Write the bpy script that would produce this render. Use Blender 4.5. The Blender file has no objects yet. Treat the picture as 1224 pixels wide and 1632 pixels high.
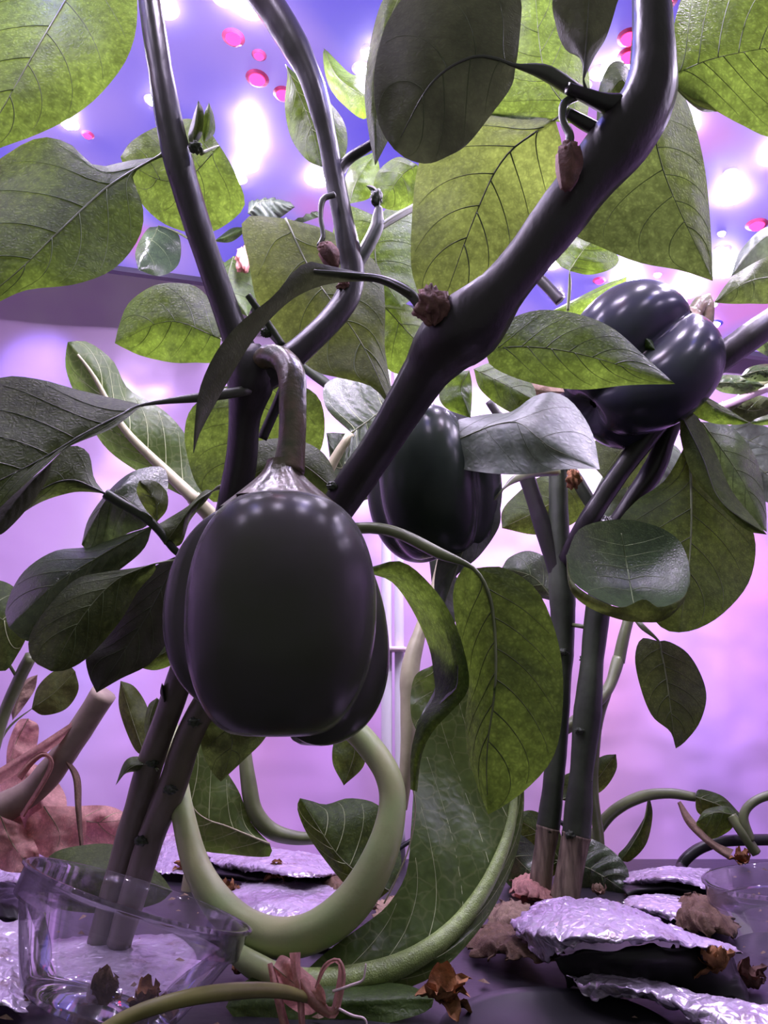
import bpy, math, random
import numpy as np
from mathutils import Vector, Matrix, noise

# ------------------------------------------------------------------ camera, world, exposure
SC = bpy.context.scene
COL = SC.collection
F = 1226.0                      # focal length in pixels of the 1224 x 1632 frame
PITCH = math.radians(15.0)      # the phone looks slightly up
CAM = Vector((0.0, 0.0, 0.13))  # 13 cm above the reservoir lid

cam_d = bpy.data.cameras.new('camera')
cam_d.sensor_fit = 'VERTICAL'
cam_d.sensor_height = 36.0
cam_d.lens = 36.0 * F / 1632.0
cam_d.clip_start = 0.01
cam = bpy.data.objects.new('camera', cam_d)
COL.objects.link(cam)
cam.location = CAM
cam.rotation_euler = (math.radians(90) + PITCH, 0, 0)
SC.camera = cam

world = bpy.data.worlds.new('world')
SC.world = world
world.use_nodes = True
bg = world.node_tree.nodes['Background']
bg.inputs[0].default_value = (0.98, 0.97, 1.0, 1)
bg.inputs[1].default_value = 0.26

SC.view_settings.view_transform = 'Standard'
SC.view_settings.look = 'None'
SC.view_settings.gamma = 1.0
SC.view_settings.use_curve_mapping = False
SC.view_settings.exposure = 0.0
SC.cycles.max_bounces = 6
SC.cycles.diffuse_bounces = 3
SC.cycles.glossy_bounces = 3
SC.cycles.transparent_max_bounces = 8
SC.cycles.adaptive_threshold = 0.045
SC.cycles.use_denoising = True
SC.cycles.sample_clamp_indirect = 4.0
SC.cycles.caustics_reflective = False
SC.cycles.caustics_refractive = False

LED_POWER = 500.0               # radiance of the bright white emitters
COVER_POWER = 1.0

random.seed(7)
rng = np.random.default_rng(7)

# ------------------------------------------------------------------ geometry helpers
_s, _c = math.sin(PITCH), math.cos(PITCH)

def ray(px, py):
    a, b = (px - 612.0) / F, (816.0 - py) / F
    return Vector((a, _c - b * _s, _s + b * _c))

def P(px, py, Y):
    """the point of the place seen along this pixel, Y metres in front of the camera"""
    r = ray(px, py)
    return CAM + r * (Y / r.y)

def Z(px, py, h=0.0):
    """the point seen along this pixel at height h above the lid"""
    r = ray(px, py)
    return CAM + r * ((h - CAM.z) / r.z)

def pxm(Y, py=816):
    """metres for one pixel at distance Y"""
    return Y / ray(612, py).y / F

def spline(pts, n):
    """Catmull-Rom through pts, n samples evenly spread by length"""
    p = np.array([list(q) for q in pts], float)
    if len(p) == 2:
        t = np.linspace(0, 1, n)[:, None]
        return p[0] * (1 - t) + p[1] * t
    e = np.vstack([2 * p[0] - p[1], p, 2 * p[-1] - p[-2]])
    out = []
    for i in range(len(p) - 1):
        a, b, c, d = e[i], e[i + 1], e[i + 2], e[i + 3]
        for t in np.linspace(0, 1, 14, endpoint=False):
            out.append(0.5 * (2 * b + (c - a) * t + (2 * a - 5 * b + 4 * c - d) * t * t + (3 * b - a - 3 * c + d) * t ** 3))
    out.append(p[-1])
    out = np.array(out)
    k = min(2, out.shape[1]) if out.shape[1] != 3 else 3
    d = np.r_[0, np.cumsum(np.linalg.norm(np.diff(out[:, :k], axis=0), axis=1))]
    s = np.linspace(0, d[-1], n)
    return np.stack([np.interp(s, d, out[:, j]) for j in range(out.shape[1])], 1)

WL = {}                                  # world location of every object made here

def link(name, me, loc, parent, mats):
    o = bpy.data.objects.new(name, me)
    COL.objects.link(o)
    for m in (mats if isinstance(mats, (list, tuple)) else [mats]):
        me.materials.append(m)
    loc = Vector(loc)
    WL[o.name] = loc
    if parent is not None:
        o.parent = parent
        o.location = loc - WL[parent.name]
    else:
        o.location = loc
    return o

def mk(name, verts, faces, mats, parent=None, uv=None, origin=None, smooth=True, fmat=None):
    verts = [Vector(v) for v in verts]
    org = Vector(origin) if origin is not None else verts[0].copy()
    me = bpy.data.meshes.new(name)
    me.from_pydata([v - org for v in verts], [], faces)
    if uv is not None:
        lay = me.uv_layers.new(name='UVMap')
        k = 0
        for f in uv:
            for c in f:
                lay.data[k].uv = c
                k += 1
    if smooth:
        me.polygons.foreach_set('use_smooth', [True] * len(me.polygons))
    if fmat is not None:
        me.polygons.foreach_set('material_index', fmat)
    me.update()
    return link(name, me, org, parent, mats)

def empty(name, loc):
    o = bpy.data.objects.new(name, None)
    COL.objects.link(o)
    o.location = loc
    o.empty_display_size = 0.01
    WL[o.name] = Vector(loc)
    return o

def tag(o, label=None, cat=None, group=None, kind=None):
    if label: o['label'] = label
    if cat: o['category'] = cat
    if group: o['group'] = group
    if kind: o['kind'] = kind
    return o

def tube_geo(pts, rad, seg=10, ridge=0.0, nr=5, twist=0.0, n=None, bulge=None, caps=True, flat=1.0):
    """verts, faces of a tube along 3D points with radii; ridge: fluted cross-section"""
    rad = list(rad)
    q = [list(p) + [r] for p, r in zip(pts, rad)]
    n = n or max(6, len(q) * 6)
    # spline in 4D, spread by 3D length
    p = np.array(q, float)
    s4 = spline4(p, n)
    c, r = s4[:, :3], s4[:, 3].copy()
    if ridge > 0:
        for i in range(n):
            r[i] *= 1 + 0.13 * max(-.3, noise.noise(Vector(c[i]) * 30)) + 0.04 * noise.noise(Vector(c[i]) * 95)
    V, Fc = [], []
    t0 = Vector(c[1] - c[0]).normalized()
    ref = Vector((0, -1, 0))
    if abs(t0.dot(ref)) > 0.9: ref = Vector((1, 0, 0))
    nrm = (ref - t0 * ref.dot(t0)).normalized()
    for i in range(n):
        t = Vector(c[min(i + 1, n - 1)] - c[max(i - 1, 0)]).normalized()
        nrm = (nrm - t * nrm.dot(t)).normalized()
        b = t.cross(nrm)
        for k in range(seg):
            a = 2 * math.pi * k / seg
            rr = max(r[i], 1e-5) * (1 + ridge * math.cos(nr * (a + twist * i / n)))
            V.append(Vector(c[i]) + nrm * (rr * math.cos(a)) + b * (rr * flat * math.sin(a)))
    for i in range(n - 1):
        for k in range(seg):
            k2 = (k + 1) % seg
            Fc.append((i * seg + k, i * seg + k2, (i + 1) * seg + k2, (i + 1) * seg + k))
    if caps:
        Fc.append(tuple(range(seg))[::-1])
        Fc.append(tuple(range((n - 1) * seg, n * seg)))
    return V, Fc

def spline4(p, n):
    if len(p) == 2:
        t = np.linspace(0, 1, n)[:, None]
        return p[0] * (1 - t) + p[1] * t
    e = np.vstack([2 * p[0] - p[1], p, 2 * p[-1] - p[-2]])
    out = []
    for i in range(len(p) - 1):
        a, b, c, d = e[i], e[i + 1], e[i + 2], e[i + 3]
        for t in np.linspace(0, 1, 12, endpoint=False):
            out.append(0.5 * (2 * b + (c - a) * t + (2 * a - 5 * b + 4 * c - d) * t * t + (3 * b - a - 3 * c + d) * t ** 3))
    out.append(p[-1])
    out = np.array(out)
    d = np.r_[0, np.cumsum(np.linalg.norm(np.diff(out[:, :3], axis=0), axis=1))]
    s = np.linspace(0, d[-1], n)
    return np.stack([np.interp(s, d, out[:, j]) for j in range(4)], 1)

def tube(name, pts, rad, mat, parent=None, **kw):
    V, Fc = tube_geo(pts, rad, **kw)
    return mk(name, V, Fc, mat, parent, origin=pts[0])

def stem(name, q, mat, parent, seg=14, ridge=0.07, **kw):
    """q: (px, py, Y, radius in px)"""
    pts = [P(x, y, Y) for x, y, Y, r in q]
    rad = [r * pxm(Y, y) for x, y, Y, r in q]
    return tube(name, pts, rad, mat, parent, seg=seg, ridge=ridge, n=max(10, len(q) * 8), **kw)

# ------------------------------------------------------------------ materials
def new_mat(name):
    m = bpy.data.materials.new(name)
    m.use_nodes = True
    nt = m.node_tree
    nt.nodes.clear()
    out = nt.nodes.new('ShaderNodeOutputMaterial')
    return m, nt, out

def N(nt, typ, **kw):
    n = nt.nodes.new(typ)
    for k, v in kw.items():
        if k == 'op': n.operation = v
        elif k.startswith('i_'):
            key = k[2:]
            n.inputs[int(key) if key.isdigit() else key.replace('_', ' ')].default_value = v
        else: setattr(n, k, v)
    return n

def L(nt, a, b): nt.links.new(a, b)

def ramp(nt, fac, stops):
    r = nt.nodes.new('ShaderNodeValToRGB')
    e = r.color_ramp.elements
    while len(e) < len(stops): e.new(0.5)
    for k, (p, c) in enumerate(stops):
        e[k].position = p
        e[k].color = (*c, 1) if len(c) == 3 else c
    L(nt, fac, r.inputs[0])
    return r.outputs[0]

def plain(name, col, rough=0.5, spec=0.5, metal=0.0, noise_scale=0, noise_amt=0.3, bump=0.0, bump_scale=200, coat=0.0, col2=None, stretch=None, sub=0.0):
    m, nt, out = new_mat(name)
    b = N(nt, 'ShaderNodeBsdfPrincipled')
    b.inputs['Roughness'].default_value = rough
    b.inputs['Specular IOR Level'].default_value = spec
    b.inputs['Metallic'].default_value = metal
    b.inputs['Coat Weight'].default_value = coat
    b.inputs['Coat Roughness'].default_value = 0.12
    tc = N(nt, 'ShaderNodeTexCoord')
    vec = tc.outputs['Object']
    if stretch:
        mp = N(nt, 'ShaderNodeMapping')
        mp.inputs['Scale'].default_value = stretch
        L(nt, vec, mp.inputs[0]); vec = mp.outputs[0]
    if noise_scale:
        nz = N(nt, 'ShaderNodeTexNoise', i_Scale=noise_scale, i_Detail=4.0)
        L(nt, vec, nz.inputs['Vector'])
        c2 = col2 or tuple(x * (1 - noise_amt) for x in col)
        L(nt, ramp(nt, nz.outputs['Fac'], [(0.35, c2), (0.65, col)]), b.inputs['Base Color'])
    else:
        b.inputs['Base Color'].default_value = (*col, 1)
    if bump:
        n2 = N(nt, 'ShaderNodeTexNoise', i_Scale=bump_scale, i_Detail=3.0)
        L(nt, vec, n2.inputs['Vector'])
        bp = N(nt, 'ShaderNodeBump', i_Strength=bump, i_Distance=0.001)
        L(nt, n2.outputs['Fac'], bp.inputs['Height'])
        L(nt, bp.outputs[0], b.inputs['Normal'])
    L(nt, b.outputs[0], out.inputs[0])
    return m

def leafmat(name, refl, trans, mix=0.55, rough=0.42, cell=420.0, mott=0.36, spec=0.45, veincol=None, bump=0.35, netscale=60.0):
    """thin leaf: diffuse/gloss front, light shining through, a net of veins"""
    m, nt, out = new_mat(name)
    tc = N(nt, 'ShaderNodeTexCoord')
    oi = N(nt, 'ShaderNodeObjectInfo')
    vor = N(nt, 'ShaderNodeTexVoronoi', feature='DISTANCE_TO_EDGE', i_Scale=cell, i_Randomness=0.9)
    nz0 = N(nt, 'ShaderNodeTexNoise', i_Scale=cell * 0.5, i_Detail=3.0)
    L(nt, tc.outputs['Object'], nz0.inputs['Vector'])
    add = N(nt, 'ShaderNodeMixRGB', blend_type='ADD', i_Fac=0.006)
    L(nt, tc.outputs['Object'], add.inputs[1]); L(nt, nz0.outputs['Color'], add.inputs[2])
    L(nt, add.outputs[0], vor.inputs['Vector'])
    nz = N(nt, 'ShaderNodeTexNoise', i_Scale=38.0, i_Detail=5.0)
    L(nt, tc.outputs['Object'], nz.inputs['Vector'])
    # veins darken, pockets glow
    edge = N(nt, 'ShaderNodeMapRange', interpolation_type='SMOOTHSTEP')
    L(nt, vor.outputs['Distance'], edge.inputs[0])
    edge.inputs[1].default_value = 0.0; edge.inputs[2].default_value = 0.5
    edge.inputs[3].default_value = 1 - mott; edge.inputs[4].default_value = 1.0
    big = N(nt, 'ShaderNodeMapRange')
    L(nt, nz.outputs['Fac'], big.inputs[0])
    big.inputs[1].default_value = 0.3; big.inputs[2].default_value = 0.7
    big.inputs[3].default_value = 0.72; big.inputs[4].default_value = 1.15
    fine = N(nt, 'ShaderNodeTexNoise', i_Scale=cell * 0.55, i_Detail=2.5, i_Roughness=0.6)
    L(nt, tc.outputs['Object'], fine.inputs['Vector'])
    fr = N(nt, 'ShaderNodeMapRange')
    L(nt, fine.outputs['Fac'], fr.inputs[0])
    fr.inputs[1].default_value = 0.32; fr.inputs[2].default_value = 0.68
    fr.inputs[3].default_value = 1 - mott; fr.inputs[4].default_value = 1 + mott * 0.8
    mulf = N(nt, 'ShaderNodeMath', op='MULTIPLY')
    L(nt, edge.outputs[0], mulf.inputs[0]); L(nt, fr.outputs[0], mulf.inputs[1])
    mul = N(nt, 'ShaderNodeMath', op='MULTIPLY')
    L(nt, mulf.outputs[0], mul.inputs[0]); L(nt, big.outputs[0], mul.inputs[1])
    # each leaf a little different
    rnd = N(nt, 'ShaderNodeMapRange')
    L(nt, oi.outputs['Random'], rnd.inputs[0])
    rnd.inputs[3].default_value = 0.82; rnd.inputs[4].default_value = 1.15
    mul2 = N(nt, 'ShaderNodeMath', op='MULTIPLY')
    L(nt, mul.outputs[0], mul2.inputs[0]); L(nt, rnd.outputs[0], mul2.inputs[1])
    tcol = N(nt, 'ShaderNodeMixRGB', blend_type='MULTIPLY', i_Fac=1.0)
    tcol.inputs[1].default_value = (*trans, 1)
    L(nt, mul2.outputs[0], tcol.inputs[2])
    rcol = N(nt, 'ShaderNodeMixRGB', blend_type='MULTIPLY', i_Fac=0.6)
    rcol.inputs[1].default_value = (*refl, 1)
    L(nt, mul2.outputs[0], rcol.inputs[2])
    if veincol:
        net = N(nt, 'ShaderNodeTexVoronoi', feature='DISTANCE_TO_EDGE', i_Scale=netscale, i_Randomness=0.8)
        L(nt, add.outputs[0], net.inputs['Vector'])
        nf = N(nt, 'ShaderNodeMapRange', interpolation_type='SMOOTHSTEP')
        L(nt, net.outputs['Distance'], nf.inputs[0])
        nf.inputs[1].default_value = 0.0; nf.inputs[2].default_value = 0.07
        nf.inputs[3].default_value = 0.55; nf.inputs[4].default_value = 0.0
        r2 = N(nt, 'ShaderNodeMixRGB'); r2.inputs[2].default_value = (*veincol, 1)
        L(nt, nf.outputs[0], r2.inputs[0]); L(nt, rcol.outputs[0], r2.inputs[1]); rcol = r2
        t2 = N(nt, 'ShaderNodeMixRGB'); t2.inputs[2].default_value = (*veincol, 1)
        L(nt, nf.outputs[0], t2.inputs[0]); L(nt, tcol.outputs[0], t2.inputs[1]); tcol = t2
    b = N(nt, 'ShaderNodeBsdfPrincipled')
    b.inputs['Roughness'].default_value = rough
    b.inputs['Specular IOR Level'].default_value = spec
    L(nt, rcol.outputs[0], b.inputs['Base Color'])
    tr = N(nt, 'ShaderNodeBsdfTranslucent')
    L(nt, tcol.outputs[0], tr.inputs[0])
    bp = N(nt, 'ShaderNodeBump', i_Strength=bump, i_Distance=0.0015)
    hsum = N(nt, 'ShaderNodeMath', op='ADD')
    L(nt, edge.outputs[0], hsum.inputs[0]); L(nt, nz.outputs['Fac'], hsum.inputs[1])
    L(nt, hsum.outputs[0], bp.inputs['Height'])
    L(nt, bp.outputs[0], b.inputs['Normal'])
    mx = N(nt, 'ShaderNodeMixShader', i_Fac=mix)
    L(nt, b.outputs[0], mx.inputs[1]); L(nt, tr.outputs[0], mx.inputs[2])
    L(nt, mx.outputs[0], out.inputs[0])
    return m

M = {}
M['leaf'] = leafmat('leaf_green', (0.046, 0.090, 0.020), (0.160, 0.25, 0.030), spec=0.25, rough=0.48)
M['leaf_yellow'] = leafmat('leaf_yellow_green', (0.078, 0.108, 0.026), (0.155, 0.205, 0.035), mott=0.3, spec=0.25, rough=0.5)
M['leaf_bright'] = leafmat('leaf_bright_green', (0.09, 0.16, 0.035), (0.22, 0.36, 0.035), mott=0.35)  # brighter copy of the leaf green, backlight put into the colour
M['leaf_dark'] = leafmat('leaf_dark_green', (0.066, 0.094, 0.028), (0.11, 0.155, 0.030), mix=0.42, spec=0.22, rough=0.5)  # darker copy, the shadow of overlying leaves put into the colour
M['leaf_shade'] = leafmat('leaf_thick_dark', (0.056, 0.060, 0.040), (0.06, 0.07, 0.028), mix=0.3, mott=0.2, rough=0.55, spec=0.15)  # deepest copy: leaves in shade, the shade put into the colour
M['leaf_gloss'] = leafmat('leaf_glossy_top', (0.05, 0.085, 0.035), (0.13, 0.20, 0.05), mix=0.35, rough=0.30, spec=0.55, bump=0.3)
M['leaf_pale'] = leafmat('leaf_pale_grey', (0.12, 0.155, 0.11), (0.12, 0.16, 0.075), mix=0.4, rough=0.42, spec=0.5, mott=0.25, cell=220)
M['lettuce'] = leafmat('lettuce_leaf', (0.085, 0.15, 0.035), (0.13, 0.22, 0.03), rough=0.36, cell=160, mott=0.22, bump=0.5, veincol=(0.17, 0.23, 0.07), netscale=105)
M['dry_pink'] = leafmat('dried_pink_leaf', (0.76, 0.43, 0.37), (0.74, 0.38, 0.32), mix=0.5, rough=0.7, mott=0.25, spec=0.2)
M['dry_brown'] = leafmat('dried_brown_leaf', (0.20, 0.125, 0.08), (0.24, 0.13, 0.06), mix=0.25, rough=0.7, mott=0.4, spec=0.3)
M['dry_tan'] = leafmat('dried_tan_leaf', (0.42, 0.30, 0.21), (0.40, 0.26, 0.16), mix=0.3, rough=0.7, mott=0.35, spec=0.2)
M['flower'] = plain('dried_flower', (0.40, 0.19, 0.085), 0.75, 0.2, noise_scale=160, noise_amt=0.6, bump=0.8, bump_scale=350)
M['flower_dark'] = plain('withered_corolla', (0.20, 0.10, 0.085), 0.7, 0.25, noise_scale=160, noise_amt=0.55, bump=0.8, bump_scale=350)
def stem_mat(name, woody, young, z0, z1):
    """woody grey-brown at the foot, dark green-purple further up"""
    m, nt, out = new_mat(name)
    tc = N(nt, 'ShaderNodeTexCoord')
    sp = N(nt, 'ShaderNodeSeparateXYZ'); L(nt, tc.outputs['Object'], sp.inputs[0])
    mr = N(nt, 'ShaderNodeMapRange', interpolation_type='SMOOTHSTEP'); L(nt, sp.outputs[2], mr.inputs[0])
    mr.inputs[1].default_value = z0; mr.inputs[2].default_value = z1
    nz = N(nt, 'ShaderNodeTexNoise', i_Scale=60.0, i_Detail=4.0)
    mp = N(nt, 'ShaderNodeMapping'); mp.inputs['Scale'].default_value = (1, 1, .3)
    L(nt, tc.outputs['Object'], mp.inputs[0]); L(nt, mp.outputs[0], nz.inputs['Vector'])
    mx = N(nt, 'ShaderNodeMixRGB'); mx.inputs[1].default_value = (*woody, 1); mx.inputs[2].default_value = (*young, 1)
    L(nt, mr.outputs[0], mx.inputs[0])
    mu = N(nt, 'ShaderNodeMixRGB', blend_type='MULTIPLY', i_Fac=1.0)
    L(nt, mx.outputs[0], mu.inputs[1]); L(nt, ramp(nt, nz.outputs['Fac'], [(.35, (.68, .72, .60)), (.65, (1, 1, 1))]), mu.inputs[2])
    b = N(nt, 'ShaderNodeBsdfPrincipled'); b.inputs['Roughness'].default_value = .38; b.inputs['Specular IOR Level'].default_value = .28
    L(nt, mu.outputs[0], b.inputs['Base Color'])
    n2 = N(nt, 'ShaderNodeTexNoise', i_Scale=240.0, i_Detail=3.0); L(nt, mp.outputs[0], n2.inputs['Vector'])
    bp = N(nt, 'ShaderNodeBump', i_Strength=.35, i_Distance=.001); L(nt, n2.outputs['Fac'], bp.inputs['Height']); L(nt, bp.outputs[0], b.inputs['Normal'])
    L(nt, b.outputs[0], out.inputs[0])
    return m
M['stem'] = plain('dark_pepper_stem', (0.026, 0.022, 0.025), 0.36, 0.3, noise_scale=60, noise_amt=0.35, bump=0.3, bump_scale=260, col2=(0.021, 0.022, 0.017), stretch=(1, 1, .35))
M['stem_main'] = stem_mat('pepper_main_stem', (0.160, 0.135, 0.110), (0.027, 0.023, 0.026), 0.08, 0.24)  # paler foot colour makes up for light missing low down
M['stem_green'] = plain('green_pepper_stem', (0.045, 0.058, 0.034), 0.48, 0.3, noise_scale=45, noise_amt=0.45, bump=0.25, bump_scale=200)
M['bark'] = plain('woody_stem_base', (0.28, 0.22, 0.16), 0.8, 0.2, noise_scale=260, noise_amt=0.65, bump=1.0, bump_scale=320, stretch=(1, 1, 0.12))
M['petiole'] = plain('petiole_green', (0.14, 0.17, 0.07), 0.4, 0.5, noise_scale=60, noise_amt=0.35)
M['stalk_yellow'] = plain('yellow_green_stalk', (0.27, 0.26, 0.085), 0.45, 0.4, noise_scale=50, noise_amt=0.3)
M['petiole_dark'] = plain('petiole_dark', (0.050, 0.055, 0.038), 0.42, 0.5)
M['vein'] = plain('vein_green', (0.10, 0.14, 0.05), 0.5, 0.4)
M['vein_dark'] = plain('vein_dark', (0.065, 0.085, 0.035), 0.5, 0.4)
M['vein_pale'] = plain('vein_pale', (0.36, 0.42, 0.20), 0.5, 0.4)
M['rib'] = plain('pale_midrib', (0.42, 0.40, 0.24), 0.45, 0.4, noise_scale=90, noise_amt=0.2)
M['rib_hairy'] = plain('hairy_midrib', (0.22, 0.31, 0.085), 0.38, 0.5, noise_scale=300, noise_amt=0.3, bump=0.45, bump_scale=1300)
M['loop'] = plain('pale_green_stem', (0.25, 0.34, 0.13), 0.42, 0.4, noise_scale=28, noise_amt=0.2, col2=(0.31, 0.33, 0.15), bump=0.12, bump_scale=300)
M['tan'] = plain('tan_stem', (0.30, 0.235, 0.18), 0.6, 0.3, noise_scale=70, noise_amt=0.25, bump=0.3)
def skin(name, col, col2, rough, ior):
    """waxy fruit skin: dark body colour under a thin weak gloss"""
    m, nt, out = new_mat(name)
    tc = N(nt, 'ShaderNodeTexCoord')
    nz = N(nt, 'ShaderNodeTexNoise', i_Scale=28.0, i_Detail=4.0)
    L(nt, tc.outputs['Object'], nz.inputs['Vector'])
    d = N(nt, 'ShaderNodeBsdfDiffuse')
    L(nt, ramp(nt, nz.outputs['Fac'], [(0.35, col2), (0.65, col)]), d.inputs[0])
    g = N(nt, 'ShaderNodeBsdfGlossy'); g.inputs['Roughness'].default_value = rough
    fr = N(nt, 'ShaderNodeFresnel', i_IOR=ior)
    mx = N(nt, 'ShaderNodeMixShader')
    L(nt, fr.outputs[0], mx.inputs[0]); L(nt, d.outputs[0], mx.inputs[1]); L(nt, g.outputs[0], mx.inputs[2])
    L(nt, mx.outputs[0], out.inputs[0])
    return m
M['pepper'] = skin('black_pepper_skin', (0.055, 0.051, 0.052), (0.047, 0.050, 0.037), 0.25, 1.22)
M['pepper_far'] = skin('shiny_black_pepper_skin', (0.020, 0.020, 0.030), (0.016, 0.020, 0.018), 0.22, 1.24)
M['pepper_green'] = skin('dark_green_pepper_skin', (0.022, 0.030, 0.022), (0.016, 0.022, 0.016), 0.24, 1.2)
M['calyx'] = plain('pepper_calyx', (0.130, 0.090, 0.060), 0.30, 0.5, noise_scale=110, noise_amt=0.4, bump=0.5, bump_scale=260, col2=(0.060, 0.065, 0.030))
M['black'] = plain('black_plastic', (0.016, 0.015, 0.019), 0.38, 0.5, noise_scale=70, noise_amt=0.4, bump=0.2, bump_scale=120)
M['film'] = plain('black_film', (0.010, 0.009, 0.010), 0.42, 0.3)  # near-black for the sheets that stand for shade
M['hose'] = plain('black_hose', (0.012, 0.012, 0.014), 0.4, 0.5)
M['housing'] = plain('lamp_housing', (0.10, 0.09, 0.12), 0.4, 0.5, metal=0.3)
M['pole'] = plain('white_pole', (0.72, 0.70, 0.74), 0.35, 0.5, noise_scale=15, noise_amt=0.1)
M['pole_ring'] = plain('pole_ring', (0.80, 0.62, 0.66), 0.4, 0.5)

def foil_mat():
    m, nt, out = new_mat('crumpled_foil')
    tc = N(nt, 'ShaderNodeTexCoord')
    b = N(nt, 'ShaderNodeBsdfPrincipled')
    b.inputs['Metallic'].default_value = 0.55
    nz = N(nt, 'ShaderNodeTexNoise', i_Scale=60.0, i_Detail=6.0, i_Roughness=0.65)
    L(nt, tc.outputs['Object'], nz.inputs['Vector'])
    L(nt, ramp(nt, nz.outputs['Fac'], [(0.30, (0.30, 0.22, 0.20)), (0.44, (0.58, 0.50, 0.64)), (0.7, (0.76, 0.68, 0.84))]), b.inputs['Base Color'])  # lavender tones: the lamps' violet light put into the foil colour
    b.inputs['Roughness'].default_value = 0.30
    vo = N(nt, 'ShaderNodeTexVoronoi', i_Scale=150.0, feature='DISTANCE_TO_EDGE')
    n2 = N(nt, 'ShaderNodeTexNoise', i_Scale=110.0, i_Detail=4.0)
    L(nt, tc.outputs['Object'], vo.inputs['Vector']); L(nt, tc.outputs['Object'], n2.inputs['Vector'])
    ad = N(nt, 'ShaderNodeMath', op='ADD')
    L(nt, vo.outputs['Distance'], ad.inputs[0]); L(nt, n2.outputs['Fac'], ad.inputs[1])
    bp = N(nt, 'ShaderNodeBump', i_Strength=0.7, i_Distance=0.003)
    L(nt, ad.outputs[0], bp.inputs['Height']); L(nt, bp.outputs[0], b.inputs['Normal'])
    L(nt, b.outputs[0], out.inputs[0])
    return m
M['foil'] = foil_mat()

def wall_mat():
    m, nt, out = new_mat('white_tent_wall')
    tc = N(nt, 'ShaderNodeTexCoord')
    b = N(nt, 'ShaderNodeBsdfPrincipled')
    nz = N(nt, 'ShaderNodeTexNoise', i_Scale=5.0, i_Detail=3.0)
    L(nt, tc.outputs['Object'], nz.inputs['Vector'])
    L(nt, ramp(nt, nz.outputs['Fac'], [(0.3, (0.60, 0.41, 0.68)), (0.7, (0.70, 0.50, 0.78))]), b.inputs['Base Color'])  # violet lamp light put into the colour of a white wall
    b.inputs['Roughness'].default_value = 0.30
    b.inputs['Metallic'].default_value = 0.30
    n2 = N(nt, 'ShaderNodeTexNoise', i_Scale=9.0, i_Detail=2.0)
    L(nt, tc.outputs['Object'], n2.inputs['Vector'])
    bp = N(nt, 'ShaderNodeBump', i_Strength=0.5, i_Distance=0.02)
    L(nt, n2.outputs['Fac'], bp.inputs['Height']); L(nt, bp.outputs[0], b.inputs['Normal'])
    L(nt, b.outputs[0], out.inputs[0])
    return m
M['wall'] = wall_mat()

def cup_mat():
    m, nt, out = new_mat('clear_plastic')
    tp = N(nt, 'ShaderNodeBsdfTransparent'); tp.inputs[0].default_value = (0.95, 0.94, 0.96, 1)
    gl = N(nt, 'ShaderNodeBsdfGlossy'); gl.inputs['Roughness'].default_value = 0.05
    df = N(nt, 'ShaderNodeBsdfDiffuse'); df.inputs[0].default_value = (0.62, 0.58, 0.66, 1)
    tl = N(nt, 'ShaderNodeBsdfTranslucent'); tl.inputs[0].default_value = (0.62, 0.58, 0.66, 1)
    lw = N(nt, 'ShaderNodeLayerWeight', i_Blend=0.30)
    L(nt, ramp(nt, lw.outputs['Facing'], [(0.55, (0.97, 0.96, 0.98)), (0.97, (0.50, 0.47, 0.54))]), tp.inputs[0])
    tc = N(nt, 'ShaderNodeTexCoord')
    nz = N(nt, 'ShaderNodeTexNoise', i_Scale=45.0, i_Detail=4.0)
    L(nt, tc.outputs['Object'], nz.inputs['Vector'])
    hz = N(nt, 'ShaderNodeMapRange'); L(nt, nz.outputs['Fac'], hz.inputs[0])
    hz.inputs[1].default_value = 0.3; hz.inputs[2].default_value = 0.75; hz.inputs[3].default_value = 0.015; hz.inputs[4].default_value = 0.11
    m0 = N(nt, 'ShaderNodeMixShader', i_Fac=0.5); L(nt, df.outputs[0], m0.inputs[1]); L(nt, tl.outputs[0], m0.inputs[2])
    m1 = N(nt, 'ShaderNodeMixShader'); L(nt, hz.outputs[0], m1.inputs[0]); L(nt, tp.outputs[0], m1.inputs[1]); L(nt, m0.outputs[0], m1.inputs[2])
    m2 = N(nt, 'ShaderNodeMixShader')
    sc = N(nt, 'ShaderNodeMath', op='MULTIPLY', i_1=0.8); L(nt, lw.outputs['Fresnel'], sc.inputs[0])
    L(nt, sc.outputs[0], m2.inputs[0]); L(nt, m1.outputs[0], m2.inputs[1]); L(nt, gl.outputs[0], m2.inputs[2])
    L(nt, m2.outputs[0], out.inputs[0])
    return m
M['cup'] = cup_mat()

def emit(name, col, power):
    m, nt, out = new_mat(name)
    e = N(nt, 'ShaderNodeEmission')
    e.inputs[0].default_value = (*col, 1); e.inputs[1].default_value = power
    L(nt, e.outputs[0], out.inputs[0])
    return m

M['led_white'] = emit('led_white', (0.84, 0.72, 1.0), LED_POWER)
M['led_red'] = emit('led_red', (1.0, 0.012, 0.06), 15.0)
M['led_blue'] = emit('led_blue', (0.22, 0.20, 1.0), LED_POWER * 0.3)
M['bezel_white'] = plain('led_bezel', (0.75, 0.74, 0.78), 0.4, 0.5)  # rings around the domes, coloured to widen the emitters' glow
M['bezel_red'] = plain('led_bezel_red', (0.42, 0.05, 0.16), 0.5, 0.3)
M['bezel_blue'] = plain('led_bezel_blue', (0.16, 0.15, 0.6), 0.5, 0.3)

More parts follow.
